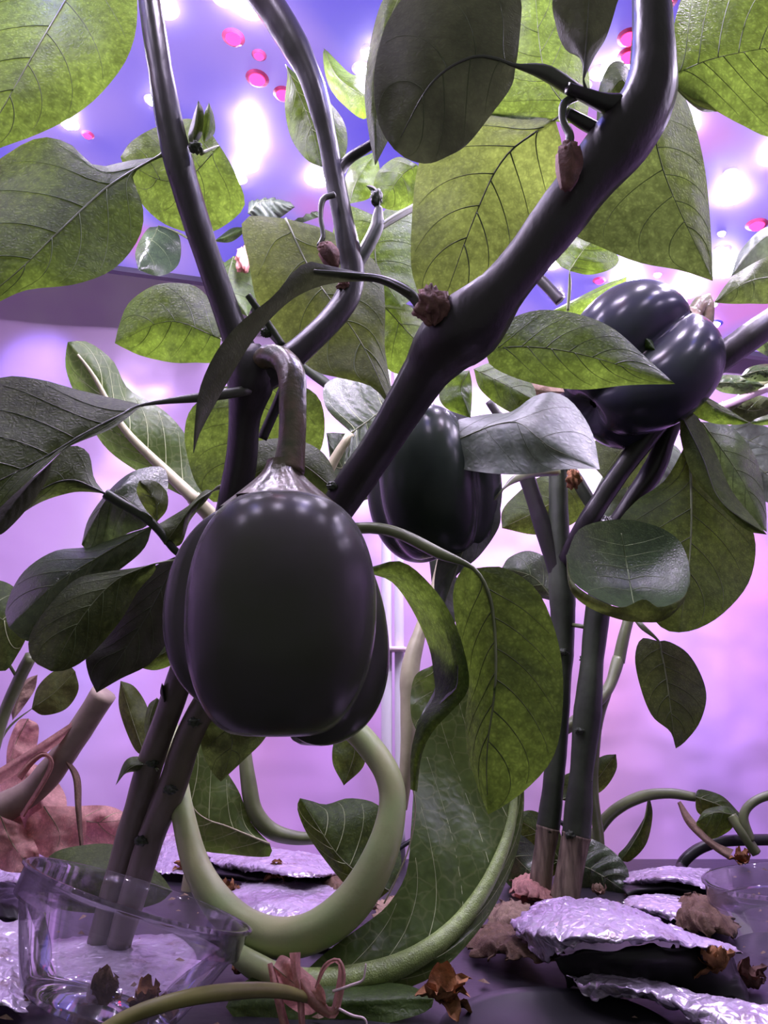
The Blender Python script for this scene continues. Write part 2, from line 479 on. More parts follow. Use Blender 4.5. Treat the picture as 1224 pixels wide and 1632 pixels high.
def cover_mat():
    """lamp cover glowing violet blue, rosier over the red emitters"""
    m, nt, out = new_mat('lamp_cover')
    tc = N(nt, 'ShaderNodeTexCoord')
    nz = N(nt, 'ShaderNodeTexNoise', i_Scale=6.5, i_Detail=1.5)
    L(nt, tc.outputs['Object'], nz.inputs['Vector'])
    col = ramp(nt, nz.outputs['Fac'], [(0.30, (0.10, 0.075, 0.72)), (0.46, (0.17, 0.13, 0.75)), (0.58, (0.36, 0.24, 0.78)), (0.70, (0.62, 0.20, 0.62))])
    e = N(nt, 'ShaderNodeEmission'); e.inputs[1].default_value = COVER_POWER
    L(nt, col, e.inputs[0])
    g = N(nt, 'ShaderNodeBsdfPrincipled'); g.inputs['Base Color'].default_value = (0.075, 0.065, 0.12, 1); g.inputs['Roughness'].default_value = 0.6
    a = N(nt, 'ShaderNodeAddShader'); L(nt, e.outputs[0], a.inputs[0]); L(nt, g.outputs[0], a.inputs[1])
    L(nt, a.outputs[0], out.inputs[0])
    return m
M['cover'] = cover_mat()

# ------------------------------------------------------------------ the setting: lid, walls
def box(name, lo, hi, mat, parent=None):
    x0, y0, z0 = lo; x1, y1, z1 = hi
    V = [(x0, y0, z0), (x1, y0, z0), (x1, y1, z0), (x0, y1, z0), (x0, y0, z1), (x1, y0, z1), (x1, y1, z1), (x0, y1, z1)]
    Fc = [(3, 2, 1, 0), (4, 5, 6, 7), (0, 1, 5, 4), (1, 2, 6, 5), (2, 3, 7, 6), (3, 0, 4, 7)]
    return mk(name, V, Fc, mat, parent, smooth=False)

tag(box('floor', (-0.62, 0.06, -0.03), (0.62, 0.795, 0.0), M['black']), 'black plastic reservoir lid under the foil and litter', kind='structure')

def wavy_wall(name, a, b, z0, z1, label, nx=110, nz=30, amp=0.010):
    a, b = Vector(a), Vector(b)
    d = b - a
    nrm = Vector((-d.y, d.x, 0)).normalized()
    V, Fc = [], []
    for j in range(nz + 1):
        for i in range(nx + 1):
            t, s = i / nx, j / nz
            p = a + d * t + Vector((0, 0, z0 + (z1 - z0) * s))
            w = amp * (math.sin(t * 41 + 3 * s + 2 * math.sin(t * 9)) * 0.35 + noise.noise(Vector((t * 9, s * 2, 3.1))))
            V.append(p + nrm * w)
    for j in range(nz):
        for i in range(nx):
            k = j * (nx + 1) + i
            Fc.append((k, k + 1, k + nx + 2, k + nx + 1))
    o = mk(name, V, Fc, M['wall'])
    return tag(o, label, kind='structure')
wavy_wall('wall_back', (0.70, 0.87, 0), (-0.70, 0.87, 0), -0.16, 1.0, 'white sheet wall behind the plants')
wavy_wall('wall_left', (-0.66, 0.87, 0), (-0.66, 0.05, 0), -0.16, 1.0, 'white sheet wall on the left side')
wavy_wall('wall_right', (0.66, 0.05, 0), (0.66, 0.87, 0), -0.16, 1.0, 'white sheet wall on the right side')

# ------------------------------------------------------------------ grow light
gA, gB = P(100, 418, 0.74), P(1250, 572, 0.84)
gx = (gB - gA).normalized()
gy = Vector((0, 1, 0)); gy = (gy - gx * gy.dot(gx)).normalized()
gn = gx.cross(gy).normalized()           # up
if gn.z < 0: gn = -gn
g0 = gA - gx * 0.14
GW, GD = 0.98, 0.50
light = empty('grow_light', g0 + gx * GW / 2 - gy * GD / 2)
tag(light, 'overhead LED grow light panel glowing violet blue above the plants', 'grow light')
def gpt(u, v, w): return g0 + gx * u - gy * v + gn * w
def gbox(name, u0, u1, v0, v1, w0, w1, mat):
    V = [gpt(u, v, w) for w in (w0, w1) for (u, v) in ((u0, v0), (u1, v0), (u1, v1), (u0, v1))]
    Fc = [(0, 1, 2, 3), (7, 6, 5, 4), (0, 4, 5, 1), (1, 5, 6, 2), (2, 6, 7, 3), (3, 7, 4, 0)]
    return mk(name, V, Fc, mat, light, smooth=False)
gbox('housing', 0, GW, 0, GD, 0.004, 0.035, M['housing'])
gbox('cover', 0.008, GW - 0.008, 0.008, GD - 0.008, 0.0, 0.0035, M['cover'])  # plate added to carry the panel's glow as emission
for nm, a in (('frame_rail', (0, GW, 0, 0.008)), ('frame_rail', (0, GW, GD - 0.008, GD)), ('frame_rail', (0, 0.008, 0.008, GD - 0.008)), ('frame_rail', (GW - 0.008, GW, 0.008, GD - 0.008))):
    gbox(nm, *a, -0.006, 0.004, M['housing'])

def dome_mesh(name, r, h, seg=14, rings=3):
    V, Fc = [(0, 0, -h)], []
    for i in range(1, rings + 1):
        a = i / rings * math.pi / 2
        for k in range(seg):
            t = 2 * math.pi * k / seg
            V.append((r * math.sin(a) * math.cos(t), r * math.sin(a) * math.sin(t), -h * math.cos(a)))
    for k in range(seg):
        Fc.append((0, 1 + (k + 1) % seg, 1 + k))
        for i in range(rings - 1):
            p = 1 + i * seg; q = p + seg
            Fc.append((p + k, p + (k + 1) % seg, q + (k + 1) % seg, q + k))
    me = bpy.data.meshes.new(name)
    me.from_pydata(V, [], Fc)
    me.polygons.foreach_set('use_smooth', [True] * len(Fc))
    return me
def ring_mesh(name, r0, r1, seg=20):
    V = [(r * math.cos(2 * math.pi * k / seg), r * math.sin(2 * math.pi * k / seg), z) for r, z in ((r0, -0.0012), (r1, 0.0002)) for k in range(seg)]
    Fc = [(k, (k + 1) % seg, seg + (k + 1) % seg, seg + k) for k in range(seg)]
    me = bpy.data.meshes.new(name)
    me.from_pydata(V, [], Fc)
    return me
grot = Matrix((gx, gy, gn)).transposed().to_4x4()
LEDMESH = {}
def led(px, py, kind, r, halo=2.0, uv=None):
    if uv:
        loc = gpt(uv[0], uv[1], -0.0002)
    else:
        d = ray(px, py)
        t = (g0 - CAM).dot(gn) / d.dot(gn)
        loc = CAM + d * t - gn * 0.0002
    key = (kind, r)
    if key not in LEDMESH:
        LEDMESH[key] = dome_mesh('led', r, r * 0.6, 10, 2)
        LEDMESH[key].materials.append(M['led_' + kind])
        LEDMESH[key, 'h'] = ring_mesh('bezel', r * 0.95, r * 1.35)
        LEDMESH[key, 'h'].materials.append(M['bezel_' + kind])
    for nm, me, par in (('led', LEDMESH[key], None), ('bezel', LEDMESH[key, 'h'], 1)):
        o = bpy.data.objects.new(nm, me); COL.objects.link(o)
        o.rotation_euler = grot.to_euler() if par is None else (0, 0, 0)
        if par is None:
            o.parent = light; o.location = loc - WL[light.name]; top = o
        else:
            o.parent = top; o.location = (0, 0, 0)
for x, y, k, r in ((262, 12, 'white', .0075), (110, 196, 'white', .0065), (396, 190, 'white', .0085), (402, 228, 'white', .0095), (392, 262, 'white', .0085),
                   (380, 285, 'white', .006), (505, 286, 'white', .0085), (410, 125, 'red', .0065), (413, 88, 'red', .004), (372, 60, 'red', .006), (452, 150, 'red', .006), (441, 50, 'white', .004), (243, 160, 'white', .005), (356, -4, 'white', .006),
                   (592, 84, 'white', .006), (262, 90, 'white', .003), (140, 215, 'red', .004), (1165, 310, 'white', .011), (1164, 276, 'white', .0045),
                   (1206, 358, 'red', .007), (1215, 395, 'red', .006), (1150, 372, 'white', .003), (1152, 398, 'white', .006), (1156, 428, 'white', .012), (1000, 442, 'white', .012), (1096, 462, 'white', .012),
                   (1049, 468, 'white', .006), (1137, 485, 'white', .004), (1138, 516, 'blue', .007), (955, 447, 'red', .005), (890, 470, 'white', .005), (957, 116, 'white', .006), (931, 136, 'white', .004), (1003, 60, 'red', .006),
                   (1003, 90, 'red', .006), (880, 420, 'white', .008), (1230, 250, 'white', .008), (1205, 470, 'red', .007), (1048, 438, 'white', .003), (575, 110, 'white', .005), (700, 330, 'white', .009), (820, 260, 'white', .009),
                   (60, 330, 'white', .008), (90, 90, 'white', .009), (780, 90, 'white', .009), (200, 330, 'white', .007), (620, 190, 'red', .006), (580, 150, 'red', .006), (1090, 200, 'white', .009)):
    led(x, y, k, r)
for i in range(7):                      # the rows of the panel nearer the camera, above the frame
    for j in range(3):
        led(0, 0, ('white', 'red', 'white', 'blue')[(i * 2 + j) % 4], 0.0085, uv=(0.1 + i * 0.13, GD - 0.03 - j * 0.055))

# added spot lights, no emitters of the panel, putting coloured patches on the rear wall
for px, py, col, w, ang in ((1100, 1150, (.25, .2, 1), 2.6, 16), (1010, 1110, (1, .55, .45), 1.5, 13), (1190, 1040, (1, .3, .75), 1.5, 18), (960, 1300, (1, .25, .6), 1.6, 16), (1160, 1290, (.3, .25, 1), 2.2, 16),
                             (150, 1190, (.3, .25, 1), 2.2, 16), (215, 1260, (1, .5, .45), 1.3, 12), (470, 1240, (1, .2, .75), 2.0, 18), (545, 1190, (.25, .2, 1), 2.0, 12), (60, 590, (.35, .3, 1), 1.0, 22), (760, 870, (1, .3, .9), 1.0, 24)):
    ld = bpy.data.lights.new('led_beam', 'SPOT')
    ld.energy = w * 5.0; ld.color = col; ld.spot_size = math.radians(ang * 1.6); ld.spot_blend = 1.0; ld.shadow_soft_size = .01
    tgt = P(px, py, .87)
    src = gpt(min(GW - .05, max(.05, (tgt - g0).dot(gx))), .06, -.012)
    lo = bpy.data.objects.new('led_beam', ld); COL.objects.link(lo)
    lo.parent = light; lo.location = src - WL[light.name]
    lo.rotation_euler = (tgt - src).to_track_quat('-Z', 'Y').to_euler()

# ------------------------------------------------------------------ builders: leaves, peppers, litter
def leaf_surface(mid, left, right, Y, yl, yr, n, m, wav, quilt, seed, cup):
    n_m = spline(mid, n + 1)
    lt = spline([mid[0]] + list(left) + [mid[-1]], n + 1)
    rt = spline([mid[0]] + list(right) + [mid[-1]], n + 1)
    Yl = [Y] if isinstance(Y, (int, float)) else list(Y)
    yv = np.interp(np.linspace(0, 1, n + 1), np.linspace(0, 1, max(2, len(Yl))), Yl if len(Yl) > 1 else Yl * 2)
    def at(i, u):
        e = rt[i] if u > 0 else lt[i]
        a = abs(u)
        x, y = n_m[i] * (1 - a) + e * a
        w = math.sin(math.pi * min(1, max(0, i / n))) ** 0.6
        off = (yr if u > 0 else yl) * a ** 1.4 * w + cup * (1 - a * a) * w
        v = i / n
        off += wav * w * a * math.sin(v * 13 + seed + (2 if u > 0 else 0)) + wav * 0.6 * w * noise.noise(Vector((v * 4, u * 2, seed)))
        off += quilt * w * (1 - a) ** 0.5 * min(1, a * 5) * math.cos(2 * math.pi * (v * 7 - a * 1.6))
        return P(x, y, yv[i] + off)
    return at, yv, n_m

def leaf(plant, mid, left, right, Y, yl=0.01, yr=0.01, mat='leaf', pet=None, pr=3.5, veins=0, wav=0.003, quilt=0.0007, cup=0.0,
         pmat='petiole', vmat='vein', n=26, m=7, name='leaf', seed=None, label=None, rib=True, vr=0.9, ribk=None):
    seed = random.uniform(0, 50) if seed is None else seed
    at, yv, nm = leaf_surface(mid, left, right, Y, yl, yr, n, m, wav, quilt, seed, cup)
    V, idx, key = [], {}, {}
    us = [k / m for k in range(-m, m + 1)]
    for i in range(n + 1):
        for j, u in enumerate(us):
            uu = 0.0 if i in (0, n) else u
            kk = (i, uu)
            if kk not in key:
                key[kk] = len(V)
                V.append(at(i, uu))
            idx[i, j] = key[kk]
    Fc, UV = [], []
    for i in range(n):
        for j in range(2 * m):
            q = [(i, j), (i, j + 1), (i + 1, j + 1), (i + 1, j)]
            f, uv = [], []
            for a in q:
                if idx[a] not in f:
                    f.append(idx[a]); uv.append((us[a[1]] * .5 + .5, a[0] / n))
            if len(f) >= 3:
                Fc.append(f); UV.append(uv)
    o = mk(name, V, Fc, M[mat], plant, uv=UV, origin=V[0])
    if label: o['label'] = label
    s = pxm(float(np.mean(yv)))
    if rib:
        pts, rad = [], []
        if pet:
            for (x, y, yy) in pet:
                pts.append(P(x, y, yy)); rad.append(pr * 1.05 * pxm(yy, y))
        for i in range(0, n + 1, 3):
            pts.append(at(i, 0.0)); rad.append(max(0.15, pr * (ribk or (0.36 if pet else 0.42)) * (1 - 0.9 * i / n)) * s)
        tube('petiole' if pet else 'midrib', pts, rad, M[pmat], o, seg=8, n=len(pts) * 3)
    if veins:
        AV, AF = [], []
        for k in range(veins):
            v0 = 0.06 + 0.74 * k / veins
            for sd in (-1, 1):
                pp, rr = [], []
                vs = v0 + (0.03 if sd > 0 else 0)
                for q in range(14):
                    a = q / 13 * 0.90
                    vv = min(0.985, vs + 0.20 * a + 0.10 * a * a)
                    fi = vv * n; i0 = int(fi); fr = fi - i0
                    pt = at(i0, sd * max(a, 1e-4)).lerp(at(min(n, i0 + 1), sd * max(a, 1e-4)), fr)
                    pt.y -= 0.3 * vr * s; pp.append(pt); rr.append(0.75 * vr * s * (1 - 0.75 * q / 13))
                tv, tf = tube_geo(pp, rr, seg=4, n=26)
                b = len(AV); AV += tv; AF += [tuple(x + b for x in f) for f in tf]
        vo = mk('venation', AV, AF, M[vmat], o)
        vo['kind'] = 'stuff'
    return o

def strip(name, left, right, YL, YR, mat, parent, n=30, m=6, camber=0.0, wav=0.0, seed=1.0):
    """a ribbon between two traced edges, each edge with its own distances"""
    a, b = spline(left, n + 1), spline(right, n + 1)
    t = np.linspace(0, 1, n + 1)
    ya = np.interp(t, np.linspace(0, 1, len(YL)), YL); yb = np.interp(t, np.linspace(0, 1, len(YR)), YR)
    V, Fc, UV = [], [], []
    for i in range(n + 1):
        for j in range(m + 1):
            s = j / m
            x, y = a[i] * (1 - s) + b[i] * s
            yy = ya[i] * (1 - s) + yb[i] * s + camber * math.sin(math.pi * s) + wav * noise.noise(Vector((i * 0.25, j * 0.5, seed)))
            V.append(P(x, y, yy))
    for i in range(n):
        for j in range(m):
            k = i * (m + 1) + j
            Fc.append((k, k + 1, k + m + 2, k + m + 1))
            UV.append([(j / m, i / n), ((j + 1) / m, i / n), ((j + 1) / m, (i + 1) / n), (j / m, (i + 1) / n)])
    return mk(name, V, Fc, M[mat], parent, uv=UV)

def pepper_body(name, c, H, lobes, mat, parent, rot=None, top_dip=0.14, nth=96, nph=56, sexp=0.55, zexp=0.80, taper=0.0, soft=0.0006):
    """lobed fruit; lobes: (x, y, radius, bulge height -1..1, drop) in metres seen from above"""
    V, Fc = [], []
    R = rot or Matrix.Identity(3)
    for i in range(nph + 1):
        ph = math.pi * i / nph
        cz = math.cos(ph)
        s = max(math.sin(ph), 1e-4) ** sexp
        zz = math.copysign(abs(cz) ** zexp, cz)
        for k in range(nth):
            th = 2 * math.pi * k / nth
            d = (math.cos(th), math.sin(th))
            acc, dz, wsum = 0.0, 0.0, 0.0
            for (lx, ly, lr, lb, drop) in lobes:
                sc = 1 + 0.16 * (1 - (zz - lb) ** 2) - 0.08 - taper * zz
                x, y, r = lx * s * sc, ly * s * sc, lr * s * sc
                b_ = x * d[0] + y * d[1]
                disc = b_ * b_ - (x * x + y * y - r * r)
                e = b_ + math.sqrt(disc) if disc > 0 else 0.001
                w = math.exp(min(300, (e - 0.03) / soft))
                acc += w; wsum += w; dz += w * drop
            r = max(1e-5, 0.03 + soft * math.log(max(acc, 1e-25)))
            z = zz * H / 2
            if zz > 0:
                z -= top_dip * H * math.exp(-(r / 0.014) ** 2)
            else:
                z += 0.10 * H * math.exp(-(r / 0.012) ** 2) * 0.8
            z -= dz / wsum * (0.5 - zz * 0.5)
            p = Vector((d[0] * r, d[1] * r, z))
            V.append(Vector(c) + R @ p)
    for i in range(nph):
        for k in range(nth):
            k2 = (k + 1) % nth
            Fc.append((i * nth + k, (i + 1) * nth + k, (i + 1) * nth + k2, i * nth + k2))
    return mk(name, V, Fc, M[mat], parent, origin=c)

def calyx(parent, c, r_out, h, mat, rot=None, points=6, r_in=0.006):
    """a fluted collar from the shoulder of the fruit up to the stalk"""
    R = rot or Matrix.Identity(3)
    V, Fc, nth, nr = [], [], 60, 14
    for i in range(nr + 1):
        t = i / nr
        for k in range(nth):
            th = 2 * math.pi * k / nth
            fl = 0.5 + 0.5 * math.cos(points * th)
            edge = r_out * (0.84 + 0.16 * fl ** 2)
            r = edge * (1 - t) ** 1.7 + r_in * (1 - (1 - t) ** 1.7)
            r *= 1 + 0.02 * math.cos(23 * th + 3 * t) + 0.05 * math.cos(points * th) * (1 - abs(2 * t - 1))
            z = h * t ** 1.15 - 0.22 * h * (1 - t) ** 4
            V.append(Vector(c) + R @ Vector((r * math.cos(th), r * math.sin(th), z)))
    for i in range(nr):
        for k in range(nth):
            k2 = (k + 1) % nth
            Fc.append((i * nth + k, i * nth + k2, (i + 1) * nth + k2, (i + 1) * nth + k))
    return mk('calyx', V, Fc, M[mat], parent, origin=c)

def crumple(name, c, size, mat, parent=None, seed=0.0, squash=(1, 1, 0.7), folds=1.0):
    """a shrivelled, folded little body: withered flower or curled scrap"""
    V, Fc, nt_, npz = [], [], 34, 22
    for i in range(npz + 1):
        ph = math.pi * i / npz
        for k in range(nt_):
            th = 2 * math.pi * k / nt_
            d = Vector((math.sin(ph) * math.cos(th), math.sin(ph) * math.sin(th), math.cos(ph)))
            r = 0.72 + 0.55 * folds * noise.noise(d * 1.9 + Vector((seed, seed * 2, 0))) + 0.28 * folds * abs(noise.noise(d * 5.1 + Vector((0, seed, seed)))) + 0.10 * folds * math.sin(9 * th + seed + 3 * math.cos(ph)) + 0.16 * folds * noise.noise(Vector((d.x * 9, d.y * 9, d.z * 3 + seed)))
            V.append(Vector(c) + Vector((d.x * squash[0], d.y * squash[1], d.z * squash[2])) * r * size)
    for i in range(npz):
        for k in range(nt_):
            k2 = (k + 1) % nt_
            Fc.append((i * nt_ + k, (i + 1) * nt_ + k, (i + 1) * nt_ + k2, i * nt_ + k2))
    return mk(name, V, Fc, M[mat], parent, origin=c)

def sheet(name, rows, label, cat, mat='foil', n=72, m=44, amp=0.003, freq=110, thick=0.0005, seed=0.0, tear=0.004):
    """a crumpled sheet lying on the lid; rows of (px, py, height), far row first"""
    rows3 = [[Z(x, y, h) for x, y, h in r] for r in rows]
    rs = [spline([list(p) for p in r], n + 1) for r in rows3]
    V, Fc, UV = [], [], []
    cols = [spline([rs[k][i] for k in range(len(rs))], m + 1) for i in range(n + 1)]
    for j in range(m + 1):
        for i in range(n + 1):
            p = Vector(cols[i][j])
            q = p * freq + Vector((seed, 0, 0))
            ridge = 1 - 2 * abs(noise.noise(q))
            w = amp * (0.55 * ridge + 0.45 * noise.noise(q * .5) + 0.32 * (1 - 2 * abs(noise.noise(q * 2.3))))
            ed = min(i, n - i, j, m - j)
            if ed == 0:
                p += Vector((noise.noise(q * 1.7), noise.noise(q * 1.7 + Vector((9, 9, 9))), 0)) * tear
            p.z = max(p.z + w, 0.0012 + 0.0008 * (seed % 3))
            V.append(p)
    for j in range(m):
        for i in range(n):
            k = j * (n + 1) + i
            Fc.append((k + n + 1, k + n + 2, k + 1, k))
            UV.append([(0, 0)] * 4)
    o = mk(name, V, Fc, [M[mat], M['black'] if mat == 'foil' else M[mat]], None, uv=UV)
    sd = o.modifiers.new('thickness', 'SOLIDIFY'); sd.thickness = thick; sd.offset = -1; sd.material_offset = 1; sd.material_offset_rim = 0
    return tag(o, label, cat)

# ------------------------------------------------------------------ front pepper plant
A = empty('pepper_plant', P(170, 1505, 0.50))
tag(A, 'tall dark-stemmed pepper plant in front, rising from the clear cup and branching over the picture', 'pepper plant')
stem('main_stem', [(158, 1505, .50, 19), (205, 1340, .48, 20), (243, 1210, .46, 21), (285, 1090, .44, 20), (345, 890, .41, 21), (382, 760, .395, 23), (392, 660, .38, 25), (402, 600, .37, 40), (392, 560, .368, 27)], M['stem_main'], A)
stem('main_stem', [(190, 1505, .49, 20), (240, 1340, .47, 21), (275, 1255, .46, 23), (318, 1140, .445, 22), (430, 975, .43, 25), (545, 800, .40, 27), (610, 705, .38, 29), (672, 605, .36, 36), (712, 548, .345, 50), (752, 515, .335, 52), (800, 462, .325, 37), (860, 388, .318, 38), (935, 290, .308, 42), (1005, 205, .30, 46), (1036, 140, .297, 42), (1040, 50, .297, 31), (1038, -50, .30, 30), (1050, -220, .30, 24)], M['stem_main'], A, ridge=0.05)
# branches of the left stem
stem('branch', [(402, 600, .37, 30), (383, 555, .366, 24), (352, 470, .36, 20), (318, 370, .352, 20), (284, 255, .345, 22), (262, 150, .34, 19), (232, -40, .335, 16), (205, -190, .33, 13)], M['stem'], A)
stem('branch', [(402, 605, .37, 30), (440, 588, .37, 25), (490, 548, .372, 20), (545, 490, .378, 21), (562, 440, .38, 18), (552, 380, .38, 17), (533, 285, .38, 16), (515, 195, .375, 16), (488, 110, .37, 20), (440, 25, .365, 24), (395, -40, .36, 22), (330, -170, .355, 16)], M['stem'], A)
stem('branch', [(563, 430, .38, 10), (585, 395, .382, 11), (600, 365, .384, 11), (602, 348, .385, 9), (604, 330, .385, 5)], M['stem_green'], A, seg=10)
stem('branch', [(534, 285, .38, 10), (555, 255, .38, 9), (590, 232, .375, 8), (612, 215, .37, 6)], M['stem'], A, seg=10)
stem('branch', [(418, 700, .40, 8), (440, 650, .395, 8), (462, 600, .385, 8), (500, 545, .378, 8)], M['stem'], A, seg=10)
stem('branch', [(1020, 170, .298, 22), (970, 165, .295, 16), (930, 150, .29, 11), (905, 140, .286, 9)], M['stem'], A, seg=10)
stem('branch', [(1000, 230, .305, 10), (940, 200, .30, 11), (905, 180, .298, 9)], M['stem'], A, seg=10)
stem('branch', [(370, 850, .41, 8), (310, 885, .41, 7), (282, 880, .405, 6), (240, 832, .40, 7), (168, 787, .395, 8)], M['stem_green'], A, seg=10)
stem('branch', [(395, 470, .362, 5), (430, 520, .37, 6), (450, 550, .372, 6)], M['stem_green'], A, seg=8)
for q in ((275, 1100, .44), (243, 1215, .455), (310, 1150, .44), (272, 1258, .452), (225, 1340, .462)):
    crumple('node_scar', P(*q), 0.0048, 'stem_green', A, seed=q[0], folds=0.6)

# large leaves, upper left
leaf(A, [(150, -80), (105, 0), (60, 75), (0, 180), (-50, 260)], [(60, -90), (-60, 20), (-100, 150)], [(205, -60), (219, 20), (204, 90), (160, 150), (112, 188), (55, 216), (0, 236)], [.36, .34, .33, .33], yl=.01, yr=.012, mat='leaf', veins=5, pr=6, vmat='vein_dark', vr=1.5)
leaf(A, [(252, 250), (172, 298), (86, 377), (20, 440), (-60, 500)], [(205, 256), (152, 264), (112, 230), (66, 219), (15, 243), (-50, 300), (-90, 420)], [(212, 278), (228, 330), (222, 378), (182, 428), (120, 453), (40, 463), (-20, 490)], [.345, .33, .315, .31], yl=.015, yr=.006, mat='leaf', pet=[(278, 238, .345), (268, 243, .345)], pr=8, veins=5, pmat='petiole', vmat='vein', vr=1.5)
leaf(A, [(350, 232), (300, 282), (250, 285), (192, 250)], [(330, 205), (300, 189), (250, 202), (210, 225)], [(368, 262), (389, 312), (384, 338), (345, 367), (310, 372), (262, 357), (226, 325), (205, 285)], [.365, .37, .375], mat='leaf', veins=4, pr=3, wav=.004, pet=[(320, 245, .355)], vmat='vein_dark')
leaf(A, [(352, 540), (270, 512), (183, 547)], [(348, 500), (318, 460), (285, 451), (245, 455), (206, 482), (190, 518)], [(345, 575), (310, 578), (275, 578), (228, 568), (200, 556)], [.39, .40, .41], mat='leaf_bright', veins=4, pr=2.5, pet=[(385, 580, .37)])
leaf(A, [(228, 645), (140, 688), (60, 735), (-70, 800)], [(165, 631), (120, 620), (60, 604), (0, 602), (-70, 640), (-120, 730)], [(180, 682), (110, 712), (70, 745), (20, 790), (-30, 830)], [.34, .325, .31, .30], yl=.015, yr=-.01, mat='leaf_dark', pet=[(398, 622, .365), (330, 632, .355)], pr=8, veins=5, pmat='petiole_dark', vmat='vein_dark', vr=1.5, cup=-.004)
leaf(A, [(168, 787), (110, 765), (50, 790), (-30, 850)], [(150, 762), (141, 722), (112, 711), (75, 742), (20, 795)], [(140, 784), (110, 786), (60, 803), (0, 842)], [.39, .385, .38], mat='leaf_dark', pr=5, veins=3, pmat='petiole_dark', vmat='vein_dark')
leaf(A, [(84, 735), (45, 775), (-10, 850)], [(60, 755), (15, 790), (-20, 820)], [(72, 770), (40, 815), (5, 850)], [.35, .345, .34], mat='leaf_shade', rib=False, wav=.001)  # added dark blade for the shaded curled underside of the large leaf
leaf(A, [(455, 103), (492, 190), (512, 266)], [(458, 120), (454, 170), (464, 220), (488, 254)], [(482, 126), (515, 152), (546, 190), (554, 225), (545, 255)], [.40, .395, .385], mat='leaf', veins=4, pr=2, vmat='vein_pale', vr=.7)
# bracts and buds at the nodes
leaf(A, [(305, 238), (312, 200), (316, 160)], [(300, 215), (308, 185)], [(322, 215), (325, 180)], [.338, .336, .335], mat='leaf_dark', rib=False, n=14, m=4, wav=.001)
leaf(A, [(325, 228), (333, 195), (333, 163)], [(322, 205), (326, 180)], [(342, 212), (341, 185)], [.338, .336, .335], mat='leaf', rib=False, n=14, m=4, wav=.001)
crumple('flower_bud', P(312, 235, .338), 0.0045, 'stem_green', A, seed=3, folds=.5)
crumple('flower_bud', P(600, 315, .385), 0.0058, 'stem_green', A, seed=5, folds=.5, squash=(.8, .8, 1.2))
leaf(A, [(604, 310), (595, 300), (583, 296)], [(600, 300), (592, 295)], [(600, 316), (592, 306)], .384, mat='leaf_pale', rib=False, n=10, m=3, wav=.0)

# lower left cluster
leaf(A, [(240, 832), (205, 800), (175, 790), (130, 868)], [(262, 800), (268, 768), (258, 744), (215, 750), (178, 777), (142, 825)], [(228, 842), (200, 852), (165, 880), (148, 886)], [.40, .41, .415, .42], yl=.02, mat='leaf_gloss', pr=2.5, veins=4, wav=.004)
leaf(A, [(243, 838), (170, 880), (90, 930), (14, 1000)], [(200, 852), (142, 871), (85, 879), (35, 914), (9, 968)], [(225, 880), (150, 940), (90, 1005), (45, 1022)], [.40, .395, .39, .39], yl=.03, yr=.004, mat='leaf_gloss', pr=3, veins=5, wav=.003)
leaf(A, [(248, 898), (185, 925), (130, 985), (82, 1070)], [(215, 905), (165, 912), (118, 925), (70, 975), (46, 1018), (52, 1052)], [(246, 912), (220, 942), (195, 985), (165, 1022), (135, 1052), (105, 1068)], [.385, .38, .375, .375], mat='leaf_dark', pet=[(290, 892, .40)], pr=3.5, veins=5, pmat='petiole', vmat='vein')
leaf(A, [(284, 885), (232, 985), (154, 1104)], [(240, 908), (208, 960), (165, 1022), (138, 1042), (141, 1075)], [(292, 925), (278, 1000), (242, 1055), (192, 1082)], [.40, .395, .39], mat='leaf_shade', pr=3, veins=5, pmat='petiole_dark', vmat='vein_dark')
leaf(A, [(250, 832), (248, 800), (222, 766)], [(232, 812), (218, 785)], [(266, 812), (266, 785), (246, 766)], [.395, .39, .388], mat='leaf_yellow', pr=1.8, veins=3, n=16, m=5)
leaf(A, [(340, 782), (308, 805), (262, 868)], [(325, 782), (300, 806), (262, 830), (246, 842)], [(330, 797), (303, 830), (288, 868)], [.405, .40, .40], mat='leaf_dark', pet=[(382, 770, .40), (352, 776, .40)], pr=4, pmat='petiole')
leaf(A, [(290, 1010), (262, 1040), (215, 1062)], [(275, 1000), (240, 1030)], [(285, 1050), (250, 1068)], [.43, .43, .43], mat='leaf', pr=2)
leaf(A, [(342, 1130), (370, 1180), (352, 1246)], [(320, 1150), (322, 1195), (338, 1230)], [(400, 1130), (432, 1150), (420, 1180), (388, 1212)], [.44, .445, .45], mat='leaf_dark', pr=3, veins=3, pet=[(330, 1110, .442)], vmat='vein_dark')
leaf(A, [(250, 1112), (238, 1150), (248, 1200)], [(236, 1125), (230, 1160), (238, 1192)], [(262, 1125), (258, 1170)], [.47, .47, .47], mat='leaf_dark', pr=2)
leaf(A, [(243, 1218), (210, 1222), (184, 1252)], [(225, 1206), (200, 1212)], [(225, 1228), (200, 1233)], [.455, .45, .448], mat='leaf_dark', pr=2.5, n=16, m=4, pet=[(252, 1228, .456)])
leaf(A, [(262, 1120), (260, 1102), (258, 1088)], [(255, 1105)], [(268, 1108)], .435, mat='leaf_shade', rib=False, n=8, m=3, wav=0)

# leaves behind the left stem
leaf(A, [(440, 600), (400, 700), (340, 800)], [(370, 612), (310, 645), (294, 690), (303, 745), (318, 780)], [(500, 625), (517, 665), (510, 720), (470, 770), (400, 800)], [.43, .44, .445], mat='leaf', pr=3, veins=5, vmat='vein_dark', pet=[(410, 600, .38)])
leaf(A, [(540, 785), (460, 735), (355, 785)], [(530, 745), (508, 716), (465, 699), (415, 702), (380, 718), (361, 745)], [(500, 800), (430, 810), (380, 800)], [.40, .405, .41], mat='leaf_dark', pr=3, vmat='vein_dark')
